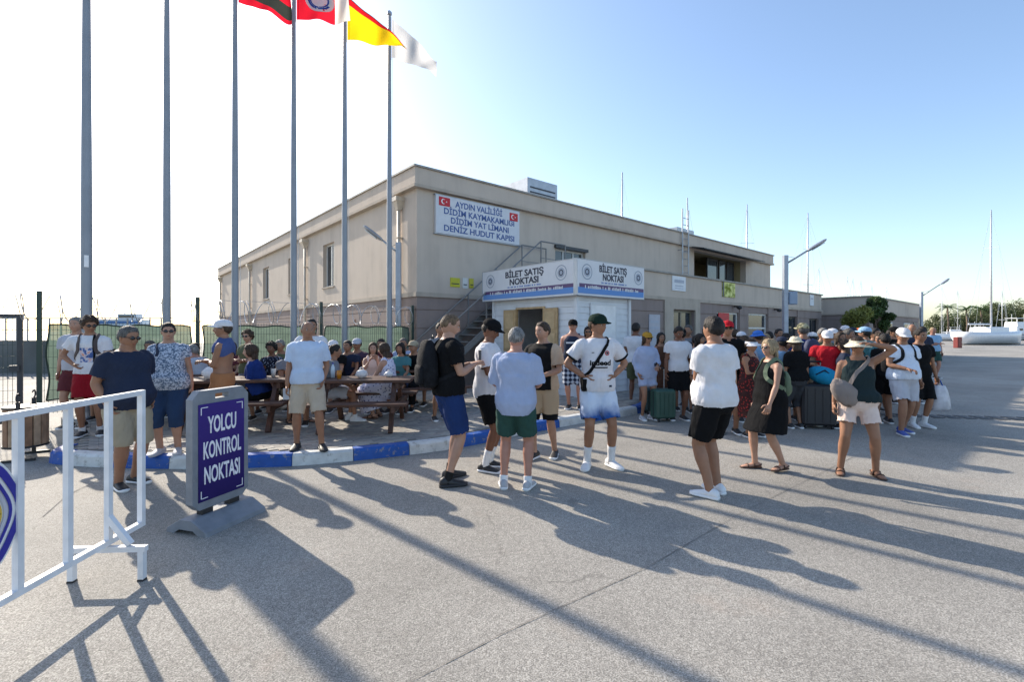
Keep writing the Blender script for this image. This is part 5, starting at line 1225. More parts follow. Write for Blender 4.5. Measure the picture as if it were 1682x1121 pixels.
h_blk = (.018, .014, .012); h_brn = (.05, .03, .018); h_gry = (.20, .19, .18); h_wht = (.45, .43, .40); h_bld = (.30, .22, .13); h_dgr = (.09, .085, .08)
gl, gt, gm_, gr_ = 'people standing on the paving at the left', 'people seated at the picnic tables', 'people standing in the road in front', 'people queueing along the terminal'
# --- left
a1 = person('person in white print tee and red shorts with hand on hip', 150, 716, 521, -62, PZ, .86, sk='tan', hair='curly', hc=h_brn, glass=True, top='tee', topm=c_white, botm=c_dred, blen=.86, shoem=s_black, sock=(K_w,.13), arms=('hips','down'), hyaw=22, hpitch=-8, group=gl, loose=.03)
person('person half hidden behind the person with the backpack', 125, 703, 522, -80, PZ, .95, sk='fair', hair='short', hc=h_gry, top='tee', topm=c_lgrey, botm=c_maroon, shoem=s_black, group=gl)
a2 = person('person in navy polo, khaki shorts and sunglasses', 208, 799, 537, -22, 0, 1.38, sk='tan', hair='short', hc=h_dgr, glass=True, top='polo', topm=c_navy, botm=c_khaki, blen=1.02, shoem=s_black, arms=('pocket','pocket'), belly=.075, hem=-.10, hpitch=-4, group=gl, slv=.72, loose=.03, step=.04)
a3 = person('person in speckled grey tee and denim capris, in sunglasses', 278, 745, 531, -72, PZ, 1.36, True, 'fair', 'short', h_blk, glass=True, top='tee', topm=p_speck, botm=c_denim, blen=1.28, shoe='shoe', shoem=s_grey, solem=s_grey, arms=('down','down'), belly=.05, hem=-.10, hyaw=18, group=gl, slv=.5, loose=.03)
a4 = person('bare-chested person in white cap with blue shirt over the shoulders', 366, 738, 525, 196, PZ, 1.02, sk='tan', hair='short', hc=h_brn, hat='cap', hatm=c_white, top=None, botm=C('tan_short', sr(165,112,75)), blen=1.0, shoe='sandal', shoem=s_brown, arms=('fold','fold'), group=gl)
person('person in sunglasses and olive top behind the white cap', 408, 690, 543, -100, PZ, .95, True, 'fair', 'curly', h_brn, glass=True, top='tee', topm=c_olive, botm=c_grey, shoem=s_black, arms=('fold','fold'), group=gl)
a6 = person('person in pale polo and beige shorts standing at the kerb', 508, 738, 529, -70, PZ, 1.1, sk='tan', hair='fringe', hc=h_gry, top='polo', topm=C('ice_blue', sr(190, 203, 222)), botm=c_beige, blen=.98, shoem=s_black, solem=s_black, arms=('down','pocket'), belly=.02, hem=-.05, hyaw=25, stance=(.06,.06), step=-.07, group=gl, slv=.75, loose=.032)
person('person in white tee just behind the pale polo by the kerb', 513, 698, 525, -60, PZ, 1.0, sk='tan', hair='short', hc=h_blk, top='tee', topm=c_white, botm=c_navy, shoem=s_black, group=gl)
# --- seated
def sit(label, px, Y, face, **k):
    k.setdefault('H', 1.70); k.setdefault('arms', ('table','table')); k.setdefault('shoem', s_black); k.setdefault('botm', c_navy); k.setdefault('topm', c_navy); k.setdefault('seat', .45); k.setdefault('lean', 8)
    return person(label, px, None, None, face, PZ, Yat=Y, group=gt, **k)
sit('seated person in bright blue top facing left with arms in lap', 428, 7.5, 195, fem=True, wt=1.2, sk='fair', hair='bob', hc=h_brn, topm=c_royal, slv=1.3, botm=c_black, blen=1.0, arms=('lap','lap'), H=1.66, lean=14, shoe='sandal', shoem=s_brown, loose=.035)
sit('small seated person in white top just behind the navy polo', 185, 8.3, -80, H=1.45, sk='tan', hair='curly', hc=h_blk, topm=c_white)
sit('seated person in patterned navy top behind the bright blue top', 451, 8.9, -90, fem=True, sk='deep', hair='curly', hc=h_blk, topm=p_dark, H=1.66)
sit('seated person in black shorts whose bare leg shows left of the pale polo', 474, 8.0, -40, sk='tan', hair='short', hc=h_blk, topm=c_grey, botm=c_black, shoe='sandal', shoem=s_black, H=1.6, thighs=((.14,.30),(.12,.45)))
sit('seated person in white cap and black tee behind the amber drink', 553, 9.1, -100, sk='fair', hair='short', hc=h_brn, hat='cap', hatm=c_white, topm=c_black, H=1.72)
sit('seated person in pale cap and plum shirt beside the thin pole', 590, 9.9, -95, sk='tan', hair='short', hc=h_blk, hat='cap', hatm=c_lgrey, topm=c_purple, H=1.76)
sit('seated person with bare shoulders and hands at the face', 612, 9.0, -70, fem=True, sk='fair', hair='long', hc=h_brn, top='tank', topm=c_pinkb, arms=('chin','chin'), lean=14, H=1.66)
sit('person in white floral skirt and top seated on the near bench', 642, 8.15, 172, fem=True, wt=1.12, sk='fair', hair='long', hc=h_brn, top='tank', topm=p_floral, bot='skirt', botm=p_floral, blen=1.85, arms=('chin','table'), lean=12, H=1.66, shoe='sandal', shoem=s_brown, thighs=((.10,.28),(.10,.28)))
sit('person in maroon tee seated behind the floral skirt', 628, 10.2, -90, sk='tan', hair='short', hc=h_blk, topm=c_maroon, H=1.72)
sit('seated person in light blue shirt by the last fence post', 664, 10.3, -90, sk='tan', hair='short', hc=h_dgr, topm=c_lblue, H=1.74)
sit('person in khaki cap and black tee seated at the last table', 684, 9.2, -105, sk='tan', hair='short', hc=h_gry, hat='cap', hatm=c_khaki, topm=c_black, botm=c_black, blen=1.9, H=1.70, arms=('table','lap'))
sit('seated person with bare legs and white shoes right of the pale polo', 538, 7.75, 15, sk='tan', hair='short', hc=h_blk, topm=c_grey, botm=c_lgrey, shoem=s_white, sock=(K_w,.12), H=1.62, arms=('table','lap'), thighs=((.04,.46),(.14,.36)))
sit('seated person in grey tee between the speckled tee and white bag', 322, 8.7, -70, sk='tan', hair='short', hc=h_blk, topm=c_grey, H=1.62)
sit('seated person in pale grey tee leaning in beside the white bag', 336, 8.3, 180, sk='rosy', hair='fringe', hc=h_gry, topm=c_lgrey, H=1.66, lean=20, arms=('chin','table'))
sit('seated person in olive tee right of the patterned navy top', 466, 9.5, -95, sk='tan', hair='short', hc=h_gry, topm=c_olive, H=1.72)
sit('seated person in white top behind the pale polo', 497, 9.3, -85, fem=True, sk='fair', hair='pony', hc=h_brn, topm=c_white, H=1.66)
sit('seated person in dark tee left of the pale cap', 574, 9.5, -90, sk='tan', hair='short', hc=h_blk, topm=c_navy, H=1.68)
sit('seated person in teal tee right of the floral person', 662, 9.0, -100, fem=True, sk='tan', hair='bob', hc=h_blk, topm=c_teal, H=1.64)
sit('seated person in grey tee behind the speckled tee', 252, 9.0, -80, sk='tan', hair='short', hc=h_dgr, topm=c_grey, H=1.70)
sit('seated person in maroon top behind the white bag', 384, 8.9, -90, fem=True, sk='fair', hair='bob', hc=h_brn, topm=c_maroon, H=1.66)
sit('seated person in white tee nearest the terminal corner', 706, 9.9, -110, sk='tan', hair='short', hc=h_blk, topm=c_white, H=1.70)
# --- middle
m1 = person('person in black tee and blue shorts with black backpack', 737, 793, 516, 28, 0, 1.06, sk='fair', hair='buzz', hc=(.13,.085,.05), top='tee', topm=c_black, botm=c_blue, blen=.92, shoem=s_black, solem=s_black, sock=(K_b,.16), arms=('phone','phone'), hpitch=-16, hyaw=-6, stance=(.03,.03), step=-.06, group=gm_, slv=.62, loose=.028)
person('person in grey tee mostly hidden behind the black backpack', 722, 690, 531, -60, PZ, 1.0, sk='tan', hair='short', hc=h_blk, top='tee', topm=c_grey, botm=c_black, shoem=s_black, group=gm_)
m2 = person('person in white tee, black cap and black shorts looking down', 800, 772, 524, -12, 0, .92, sk='deep', hair='short', hc=h_blk, hat='cap', hatm=c_black, top='tee', topm=c_white, botm=c_black, blen=.85, shoem=s_black, solem=s_white, sock=(K_w,.42), arms=('phone','hold'), hpitch=-26, group=gm_, slv=.75, hem=-.10, loose=.045)
m3 = person('person in light blue shirt and green shorts seen from behind', 847, 803, 539, 82, 0, 1.16, sk='rosy', hair='short', hc=h_gry, top='shirt', topm=c_lblue, botm=c_green, blen=.80, shoem=s_grey, solem=s_white, sock=(K_w,.12), arms=('hold','hold'), hpitch=-14, group=gm_, slv=1.0, hem=-.15, loose=.045, stance=(.03,.03))
m4 = person('person in black and beige tee with two tone shorts', 895, 752, 530, -115, 0, .96, sk='fair', hair='short', hc=h_brn, top='tee', topm=p_half, botm=p_blk2, blen=.98, shoem=s_black, arms=('hold','hold'), hpitch=-4, hyaw=-14, group=gm_, slv=.8, hem=-.06, loose=.035, step=.10)
m5 = person('person in navy tank top, plaid shorts and dark cap', 943, 672, 525, -100, PZ, 1.1, sk='rosy', hair='short', hc=h_brn, hat='cap', hatm=c_black, top='tank', topm=c_navy, botm=p_plaid, blen=1.02, shoem=s_black, arms=('down','hold'), group=gm_)
person('person in sunglasses and black top beside the navy tank top', 967, 668, 537, -95, PZ, 1.0, True, 'tan', 'long', h_blk, glass=True, top='tank', topm=c_black, botm=c_olive, shoem=s_black, arms=('fold','fold'), group=gm_)
m6 = person('person in white football shirt with hands on hips, dark cap', 984, 768, 516, -84, 0, 1.0, sk='tan', hair='short', hc=h_brn, hat='cap', hatm=C('dark_green_cap', sr(28, 45, 38)), top='tee', topm=c_white, botm=p_dye, blen=.84, shoem=s_white, sock=(K_w,.42), arms=('hips','hips'), hyaw=28, group=gm_, slv=.70, hem=-.07, loose=.032, stance=(.04,.04), toes=(25,20))
m7 = person('person in white tee and black shorts seen from behind', 1173, 815, 521, 122, 0, 1.27, sk='tan', hair='short', hc=h_blk, top='tee', topm=c_white, botm=c_black, blen=.86, shoem=s_white, arms=('down','fold'), hyaw=-4, group=gm_, slv=.68, hem=-.06, loose=.034, step=.03)
m8 = person('person in black dress and sunglasses walking left with green backpack', 1263, 772, 558, 188, 0, 1.2, True, 'fair', 'bob', h_bld, glass=True, top='dress', topm=c_black, bot=None, blen=.76, shoe='sandal', shoem=s_brown, arms=('down','swing'), step=.13, group=gm_, loose=.03)
m9 = person('person in white visor, dark tank top and pale shorts, hand raised', 1409, 780, 551, -112, 0, 1.26, True, 'tan', 'pony', h_brn, hat='visor', hatm=c_cream, glass=True, top='tank', topm=c_tank, botm=c_pinkb, blen=.62, shoe='sandal', shoem=s_brown, arms=('down','visor'), hpitch=-6, group=gm_, stance=(.085,.085), hem=-.02)
# --- queue by the wall
def q(label, px, fy, hy, face, **k): k.setdefault('shoem', s_black); return person(label, px, fy, hy, face, group=gr_, **k)
q('person in white tee and olive shorts seen from behind beside the kiosk', 1044, 668, 531, 60, sk='deep', hair='short', hc=h_blk, topm=c_white, botm=c_olive)
c2 = q('person in pale blue shirt dress and gold cap with green suitcase', 1062, 690, 545, -75, fem=True, sk='tan', hair='long', hc=h_brn, hat='cap', hatm=C('gold', sr(170, 130, 50)), glass=True, top='shirt', topm=c_lblue, slv=1.7, hem=-.13, botm=c_lblue, blen=.5, shoem=s_grey, arms=('pocket','hold'), loose=.045)
q('person in white polo and black shorts behind the green suitcase', 1113, 690, 537, -92, sk='deep', hair='short', hc=h_blk, top='polo', topm=c_white, botm=c_black, blen=.9, hpitch=-24, arms=('down','down'))
q('person in grey tee behind the white polo', 1130, 668, 535, -120, sk='tan', hair='short', hc=h_dgr, topm=c_grey, botm=c_navy)
q('person in light blue tee left of the white tee', 1143, 680, 552, 70, sk='tan', hair='short', hc=h_blk, topm=c_lblue, botm=c_navy)
q('person in red cap, sunglasses and black tee', 1197, 712, 527, -105, sk='tan', hair='short', hc=h_blk, hat='cap', hatm=c_red, glass=True, topm=c_black, botm=c_black, wt=1.1)
q('person in white cap behind the red cap', 1216, 684, 545, 60, sk='tan', hair='short', hc=h_blk, hat='cap', hatm=c_white, topm=c_grey, botm=c_navy)
q('person in blue sun hat and pale top', 1247, 690, 543, 100, sk='tan', hair='short', hc=h_brn, hat='bucket', hatm=C('blue_hat', sr(60, 110, 190)), topm=c_sky, botm=c_olive)
q('person in white visor and dark red floral dress', 1233, 718, 556, -60, fem=True, sk='tan', hair='short', hc=h_brn, hat='visor', hatm=c_white, top='dress', topm=p_redfl, bot=None, blen=1.1, arms=('fold','fold'), wt=1.15)
q('person in white sun hat and black top seen from behind', 1306, 704, 552, 92, fem=True, sk='tan', hair='bob', hc=h_brn, hat='bucket', hatm=c_cream, topm=c_black, slv=.9, botm=C('charcoal', sr(60,62,66)), blen=1.3, wt=1.15, loose=.045)
c10 = q('person in camouflage cap and navy tee seen from behind', 1318, 690, 531, 95, sk='tan', hair='short', hc=h_dgr, hat='cap', hatm=p_camo, topm=C('deep_blue', sr(40, 55, 110)), botm=c_khaki, wt=1.15, brimyaw=20)
q('person in bright red tee and white cap', 1358, 700, 543, -118, sk='tan', hair='short', hc=h_dgr, hat='cap', hatm=c_white, topm=c_red, botm=c_navy, wt=1.15, hpitch=-14, arms=('hold','down'))
q('person in white top just right of the red tee', 1379, 690, 546, -80, fem=True, sk='tan', hair='long', hc=h_brn, topm=c_white, botm=c_denim)
q('person in pale blue top with shoulder strap behind the visor person', 1393, 684, 541, -60, sk='tan', hair='short', hc=h_dgr, topm=c_sky, botm=c_navy)
q('person in white and blue cap behind the visor person', 1425, 682, 537, 110, sk='tan', hair='short', hc=h_blk, hat='cap', hatm=c_sky, topm=c_teal, botm=c_navy)
q('person in teal top left of the pale polo', 1448, 690, 548, -150, fem=True, sk='tan', hair='curly', hc=h_brn, topm=c_teal, botm=c_navy)
q('person in plum tee at the back under the lamp post', 1278, 662, 541, -90, sk='tan', hair='short', hc=h_blk, topm=c_purple, botm=c_navy)
q('person in white cap at the back left of the red tee', 1336, 668, 546, 90, sk='tan', hair='short', hc=h_blk, hat='cap', hatm=c_white, topm=c_lblue, botm=c_navy)
q('person in navy tee at the back, behind the white cap and pale polo', 1497, 662, 533, -110, sk='tan', hair='fringe', hc=h_gry, topm=c_navy, botm=c_navy)
q('person in dark cap at the back of the queue', 1403, 658, 538, 100, sk='tan', hair='short', hc=h_blk, hat='cap', hatm=c_navy, topm=c_grey, botm=c_black)
q('person in pink top far back in the queue', 1462, 655, 542, -90, fem=True, sk='fair', hair='bob', hc=h_blk, topm=c_pinkb, botm=c_grey)
for lab_, px_, fy_, hy_, fa_, kw_ in (
    ('person in dark tee behind the blue sun hat', 1262, 672, 545, 80, dict(topm=c_navy, botm=c_black, hair='short', hc=h_blk)),
    ('person in maroon top behind the white sun hat', 1292, 672, 548, 100, dict(fem=True, topm=c_maroon, botm=c_denim, hair='long', hc=h_blk)),
    ('person in grey tee and white cap left of the tree', 1368, 664, 540, -70, dict(topm=c_grey, botm=c_navy, hair='short', hc=h_blk, hat='cap', hatm=c_white)),
    ('person in teal tee at the back by the tree', 1414, 664, 545, -100, dict(topm=c_teal, botm=c_black, hair='short', hc=h_brn)),
    ('person in pale sun hat far back in the queue', 1440, 660, 541, 90, dict(topm=c_white, botm=c_grey, hair='bob', hc=h_brn, fem=True, hat='bucket', hatm=c_cream)),
    ('person in black cap at the back, left of the pale polo', 1470, 662, 537, -80, dict(topm=c_black, botm=c_navy, hair='short', hc=h_blk, hat='cap', hatm=c_black)),
    ('person in white tee at the back near the red poster', 1176, 655, 540, -95, dict(topm=c_white, botm=c_navy, hair='short', hc=h_blk)),
    ('person in dark blue tee behind the person at far right', 1516, 640, 537, 95, dict(topm=c_navy, botm=c_black, hair='short', hc=h_blk)),
    ('person in navy cap just left of the camouflage cap', 1284, 700, 553, 110, dict(topm=c_sky, botm=c_grey, hair='short', hc=h_blk, hat='cap', hatm=c_navy)),
    ('person in navy top between the red tee and the visor', 1386, 704, 557, 150, dict(fem=True, topm=c_navy, botm=c_denim, hair='long', hc=h_brn)),
    ('person in sunglasses and olive tee behind the red tee', 1348, 680, 540, -95, dict(topm=c_olive, botm=c_grey, hair='short', hc=h_gry, glass=True)),
    ('person in black top seen from behind, left of the pale polo', 1453, 696, 549, 80, dict(topm=c_black, botm=c_black, hair='short', hc=h_blk)),
    ('person in striped pale top left of the white visor', 1224, 694, 552, 95, dict(topm=c_lgrey, botm=c_denim, hair='short', hc=h_brn)),
    ('person in dark cap left of the red poster', 1160, 672, 538, -85, dict(topm=c_navy, botm=c_grey, hair='short', hc=h_blk, hat='cap', hatm=c_black)),
    ('person in dark dress behind the dark green suitcase', 1086, 674, 547, -90, dict(fem=True, top='dress', topm=c_brown, bot=None, blen=1.0, hair='long', hc=h_blk)),
    ('person in white cap and sky blue tee at the back near the tree', 1388, 652, 535, -100, dict(topm=c_sky, botm=c_navy, hair='short', hc=h_blk, hat='cap', hatm=c_white)),
    ('person in red top far back right of the tree', 1478, 648, 541, -90, dict(topm=c_red, botm=c_navy, hair='short', hc=h_blk)),
    ('person in black cap between the white polo and the white tee', 1120, 676, 540, 85, dict(topm=c_black, botm=c_grey, hair='short', hc=h_blk, hat='cap', hatm=c_black)),
    ('person in white top half hidden behind the white tee', 1148, 690, 549, -70, dict(fem=True, topm=c_white, botm=c_navy, hair='bob', hc=h_blk)),
    ('person in grey top behind the red cap', 1207, 676, 541, 100, dict(topm=c_grey, botm=c_navy, hair='short', hc=h_brn)),
    ('person in light blue top behind the blue sun hat', 1256, 678, 549, -90, dict(fem=True, topm=c_lblue, botm=c_denim, hair='long', hc=h_bld)),
    ('person in white tee right of the tree crown', 1436, 676, 540, -85, dict(topm=c_white, botm=c_navy, hair='short', hc=h_blk, glass=True)),
    ('person in orange cap far back near the low building', 1410, 648, 539, -95, dict(topm=c_lgrey, botm=c_navy, hair='short', hc=h_blk, hat='cap', hatm=C('orange', sr(190,100,50)))),
    ('person in plum top left of the camouflage cap', 1296, 690, 556, -100, dict(fem=True, topm=c_purple, botm=c_denim, hair='bob', hc=h_blk))):
    q(lab_, px_, fy_, hy_, fa_, sk='tan', **kw_)
m10 = q('person in white cap and pale polo walking towards the camera', 1481, 713, 539, -92, sk='tan', hair='short', hc=h_dgr, hat='cap', hatm=c_white, top='polo', topm=C('pale_blue_white', sr(205, 215, 230)), botm=c_lgrey, blen=.88, shoem=s_blue, wt=1.22, belly=.04, hpitch=-18, arms=('hold','down'), step=.12, hem=-.05, loose=.034)
c18 = q('person in black shorts behind the white cap, holding a carrier bag', 1508, 702, 541, -92, sk='tan', hair='short', hc=h_blk, topm=c_black, botm=c_black, blen=1.0, sock=(K_w,.3), arms=('down','wide'), shoem=s_white)
q('person in light blue tee and dark shorts alone at far right', 1532, 622, 538, -95, sk='rosy', hair='buzz', hc=h_bld, topm=c_sky, botm=c_green, arms=('fold','down'), wt=1.12)

# ------------------------------------------------------------------ bags and luggage
def local(f, v): return f['M'] @ (Vector(v) * f['s'])
def torso_pt(f, r, fw_, h): return f['M'] @ ((f['P'] + (f['R']*r + f['F']*fw_ + f['U']*h)*f['s']))
BV = {}
def strap(f, pts, m, wd, parent, name='strap'):
    """flat band through torso points (r, f, h), laid on the garment"""
    go = f['shirt'] or f['ob']; k_ = id(f)
    if k_ not in BV: BV[k_] = BVHTree.FromPolygons([v.co for v in go.data.vertices], [p.vertices for p in go.data.polygons])
    bv = BV[k_]; D = []
    Q = [Vector(p) for p in pts]
    for i in range(len(Q) - 1):
        for k in range(4):
            t_ = k/4; p0, p1, p2, p3 = Q[max(i-1, 0)], Q[i], Q[i+1], Q[min(i+2, len(Q)-1)]
            D.append(.5*((2*p1) + (p2-p0)*t_ + (2*p0-5*p1+4*p2-p3)*t_*t_ + (3*p1-p0-3*p2+p3)*t_**3))
    D.append(Q[-1]); P = []; O = []
    for p in D:
        h = min(p.z, .46); c = f['P'] + f['U']*h*f['s']; q = f['P'] + (f['R']*p.x + f['F']*p.y + f['U']*p.z)*f['s']
        out = q - c; out = out.normalized() if out.length > .01 else f['U'].copy()
        hit = bv.ray_cast(q + out*.14, -out, .24)
        if hit[0] is not None: q = hit[0] + out*.005
        P.append(q); O.append(out)
    mb = MB(); rings = []
    for i, p in enumerate(P):
        d = (P[min(i+1, len(P)-1)] - P[max(i-1, 0)]).normalized(); out = O[i]; out = (out - d*out.dot(d)).normalized(); s_ = d.cross(out)
        rings.append([f['M'] @ v for v in (p + s_*wd/2 - out*.006, p + s_*wd/2 + out*.005, p - s_*wd/2 + out*.005, p - s_*wd/2 - out*.006)])
    mb.loft(rings); o = mb.build(name, m, None); o.parent = parent; o.matrix_parent_inverse = parent_inv(parent); return o
def parent_inv(p): return (Matrix.Translation(p.location) @ p.rotation_euler.to_matrix().to_4x4()).inverted()
def rz(f): return f['ob'].rotation_euler.z
def backpack(f, m, lab, w_=.15, h_=.23, d_=.10, bungee=False):
    _, _, db = f['prof'](.3); base = torso_pt(f, 0, -(db + .035), .06); o = empty('backpack', base, rz(f), lab, 'backpack', 'backpacks'); s_ = f['s']
    rings = []
    for z, k, dk in ((0,.78,.7),(.03,.96,.95),(h_*.6,1.04,1.08),(h_*1.1,1.0,1.0),(h_*1.5,.9,.84),(h_*1.85,.7,.6),(h_*2.0,.4,.35)):
        rings.append([(w_*k*math.copysign(abs(math.cos(a))**.8, math.cos(a))*s_, (-d_*.85 + d_*dk*math.copysign(abs(math.sin(a))**.8, math.sin(a)) + .008*math.sin(9*a + 30*z))*s_, z*s_) for a in (2*math.pi*j/16 for j in range(16))])
    MB().loft(rings).build('pack_body', m, o, 'auto', auto=50)
    rings = [[(w_*.78*k*math.cos(a)*s_, (-d_*1.75 + .035*k*math.sin(a))*s_, z*s_) for a in (2*math.pi*j/12 for j in range(12))] for z, k in ((.03,.8),(.06,1),(h_*.8,1),(h_*.95,.7))]
    MB().loft(rings).build('front_pocket', m, o, True)
    MB().tube([(-.03*s_, -.02, h_*2.05*s_), (0, -.02, h_*2.2*s_), (.03*s_, -.02, h_*2.05*s_)], .008, 6).build('grab_loop', M_black, o, True)
    if bungee:
        for k in range(5):
            z = .06 + k*.075; n_ = 12; MB().tube([((-w_*.98)*s_ - .0, (-d_*.9 + .05*math.cos(q))*s_, (z + .03*math.sin(q))*s_) for q in (2*math.pi*i/n_ for i in range(n_ + 1))], .0035, 4).build('cord_loop', M_galv, o)
    pw, df, db = f['prof'](.38)
    for sg in (1, -1):
        x = sg*.105; strap(f, [(x, -(db + .03), .40), (x, -.07, .50), (x, .0, .535), (x, .07, .50), (x*1.05, df + .022, .42), (x*1.25, df + .024, .30), (sg*(pw + .02), .02, .20), (x, -(db + .05), .12)], m, .045, o)
    return o
M_bp1 = pm('backpack_brown', (.07, .05, .045), .7, bump=.3); M_bp2 = pm('backpack_black', (.012, .0125, .015), .85, var=.3, scale=20, bump=.5, spec=.12); M_bp3 = pm('backpack_blue', sr(45, 55, 85), .7, bump=.3); M_bp4 = pm('backpack_green', sr(95, 110, 85), .7, bump=.3)
backpack(a1, M_bp1, 'dark brown backpack on the person in red shorts'); backpack(m1, M_bp2, 'black backpack with cord loops on the person in blue shorts', bungee=True, w_=.15, h_=.235, d_=.092)
backpack(c10, M_bp3, 'dark blue backpack on the person in the camouflage cap'); backpack(m8, M_bp4, 'small green backpack on the person in the black dress', w_=.11, h_=.16, d_=.06); backpack(m10, M_bp2, 'black backpack on the person in white cap and pale polo')
# cross-body bag of the football shirt man
_, df, db = m6['prof'](.3)
cb = empty('crossbody_bag', torso_pt(m6, .17, .06, .02), rz(m6), 'black cross-body bag of the person in football shirt', 'bag')
strap(m6, [(.19, .02, .08), (.155, df*.78 + .03, .14), (.08, df + .048, .24), (0, df + .045, .34), (-.055, df + .030, .42), (-.095, .07, .498), (-.105, 0, .535), (-.085, -.08, .50), (0, -db - .04, .36), (.12, -db - .02, .2), (.19, -.02, .08)], c_black, .035, cb)
MB().box(-.02, .03, -.08, .06, -.08, .06).build('bag_body', c_black, cb)
# grey shoulder bag of the visor woman
_, df, db = m9['prof'](.2)
sb = empty('shoulder_bag', torso_pt(m9, .15, df + .01, .12), rz(m9), 'grey cloth shoulder bag of the person in the visor', 'bag')
mb = MB(); blob(mb, (.03, .0, -.02), .13, 3.3, 1.15); mb.v = [(x*1.0 + .35*z, y*.5, z) for x, y, z in mb.v]; mb.build('bag_body', C('bag_grey', sr(135, 125, 120)), sb, True)
strap(m9, [(.14, df + .02, .18), (.06, df + .035, .34), (-.03, df + .02, .42), (-.10, .06, .50), (-.11, 0, .53), (-.08, -.09, .48), (.05, -db - .03, .3), (.16, -.03, .16)], C('bag_grey', sr(135, 125, 120)), .04, sb)
# speckled tee woman's navy bag strap
sg_ = empty('bag_strap', torso_pt(a3, .12, .05, .5), 0, 'dark blue bag strap on the shoulder of the speckled tee', 'bag')
_, df, db = a3['prof'](.35)
strap(a3, [(.135, -db - .02, .38), (.13, -.03, .525), (.13, .05, .51), (.125, df + .02, .42), (.13, df + .03, .36)], c_navy, .03, sg_)
bs_ = empty('bag_strap', torso_pt(a1, 0, .1, .4), 0, 'black strap across the white print tee of the person', 'bag'); _, df, db = a1['prof'](.3)
strap(a1, [(-.06, .02, .535), (-.07, .08, .50), (-.085, df + .03, .40), (-.10, df + .03, .25), (-.11, df + .035, .10)], c_black, .025, bs_)
# blue shirt over the shoulders of the tanned person
bsh = empty('draped_shirt', torso_pt(a4, 0, 0, .5), 0, 'blue shirt draped over the shoulders of the white cap person', 'shirt'); mb = MB(); rings = []
for k, (h, o_, wk) in enumerate(((.34,.014,1.0),(.42,.02,1.0),(.47,.022,1.0),(.505,.022,.95),(.535,.02,1.0),(.56,.012,1.0))):
    pw, df, db = a4['prof'](h); rings.append([torso_pt(a4, (pw + o_)*wk*math.cos(a) + .012*math.sin(a*5), ((df if math.sin(a) > 0 else db) + o_)*math.sin(a), h + .03*math.sin(a*3 + 1)*(1 if h < .4 else .2)) for a in (2*math.pi*j/24 for j in range(24))])
mb.loft(rings, cap=False); o = mb.build('cloth', C('slate_blue', sr(70, 85, 130)), None, True); o.parent = bsh; o.matrix_parent_inverse = parent_inv(bsh)
# suitcases
def suitcase(p, w_, d_, h_, rot, m, lab, z=0.0):
    o = empty('suitcase', p, rot, lab, 'suitcase', 'wheeled suitcases'); bx('shell', m, o, -w_/2, w_/2, -d_/2, d_/2, .06, h_, .035)
    for k in range(4): bx('rib', m, o, -w_*.36 + k*w_*.22, -w_*.36 + k*w_*.22 + .03, -d_/2 - .008, -d_/2 + .002, .12, h_ - .07)
    for x in (-w_/2 + .06, w_/2 - .06):
        for y in (-d_/2 + .05, d_/2 - .05): MB().tube([(x - .012, y, .03), (x + .012, y, .03)], .03, 10).build('wheel', M_black, o)
        MB().tube([(x*.6, d_/2 - .04, h_ - .02), (x*.6, d_/2 - .04, h_ + .36)], .01, 6).build('handle_tube', M_galv, o)
    MB().tube([(-w_*.24, d_/2 - .04, h_ + .36), (w_*.24, d_/2 - .04, h_ + .36)], .018, 8).build('grip', M_black, o, True); bx('zip', M_black, o, -w_/2 - .004, w_/2 + .004, -.008, .008, .1, h_ - .04)
suitcase(G(1089, 692), .40, .26, .58, .3, pm('case_green', sr(45, 80, 70), .4), 'dark green wheeled suitcase beside the pale blue shirt dress')
suitcase(G(1340, 703), .52, .34, .74, -.2, pm('case_black', (.02, .02, .024), .5), 'large black suitcase behind the black dress')
suitcase(G(1072, 680), .36, .22, .5, .1, pm('case_teal', sr(40, 62, 62), .4), 'smaller dark suitcase left of the green one')
tb_ = empty('travel_bag', G(1340, 703) + Vector((.05, -.05, .74)), -.2, 'bright blue soft bag lying on the large black suitcase', 'bag'); mb = MB(); mb.ell((.05, 0, .13), .26, .17, .15, 16, 10, Matrix.Rotation(.35, 3, 'Y')); mb.build('bag_body', C('cyan_bag', sr(30, 135, 175)), tb_, True); MB().tube([(-.12, -.12, .16), (0, -.16, .24), (.14, -.13, .12)], .012, 6).build('bag_handle', c_navy, tb_, True)
# carrier bag held at the right
wr = c18['M'] @ (c18['joints']['arm'][1][2]*c18['s']); hb = empty('carrier_bag', wr + Vector((.04, -.02, -.12)), 0, 'white carrier bag hanging from a hand at the right', 'bag', 'white carrier bags'); mb = MB()
mb.loft([[(x*k + .01*math.sin(7*x*k + z*9), y*k2, z) for x, y in ((-.13,-.06),(-.05,-.09),(.06,-.085),(.13,-.05),(.14,.05),(.05,.08),(-.06,.085),(-.13,.05))] for z, k, k2 in ((-.44,.95,.6),(-.40,1.18,1.1),(-.25,1.1,1.0),(-.10,.85,.7),(-.02,.62,.3))]); mb.build('bag_body', pm('carrier_print', (.66, .66, .70), .45, var=.2, scale=9, trans=.25), hb, True)
for x in (-.04, .04): MB().tube([(x*1.3, 0, -.03), (x*.4, 0, .05), (0, 0, .08)], .01, 6).build('bag_handle', M_kb, hb, True)
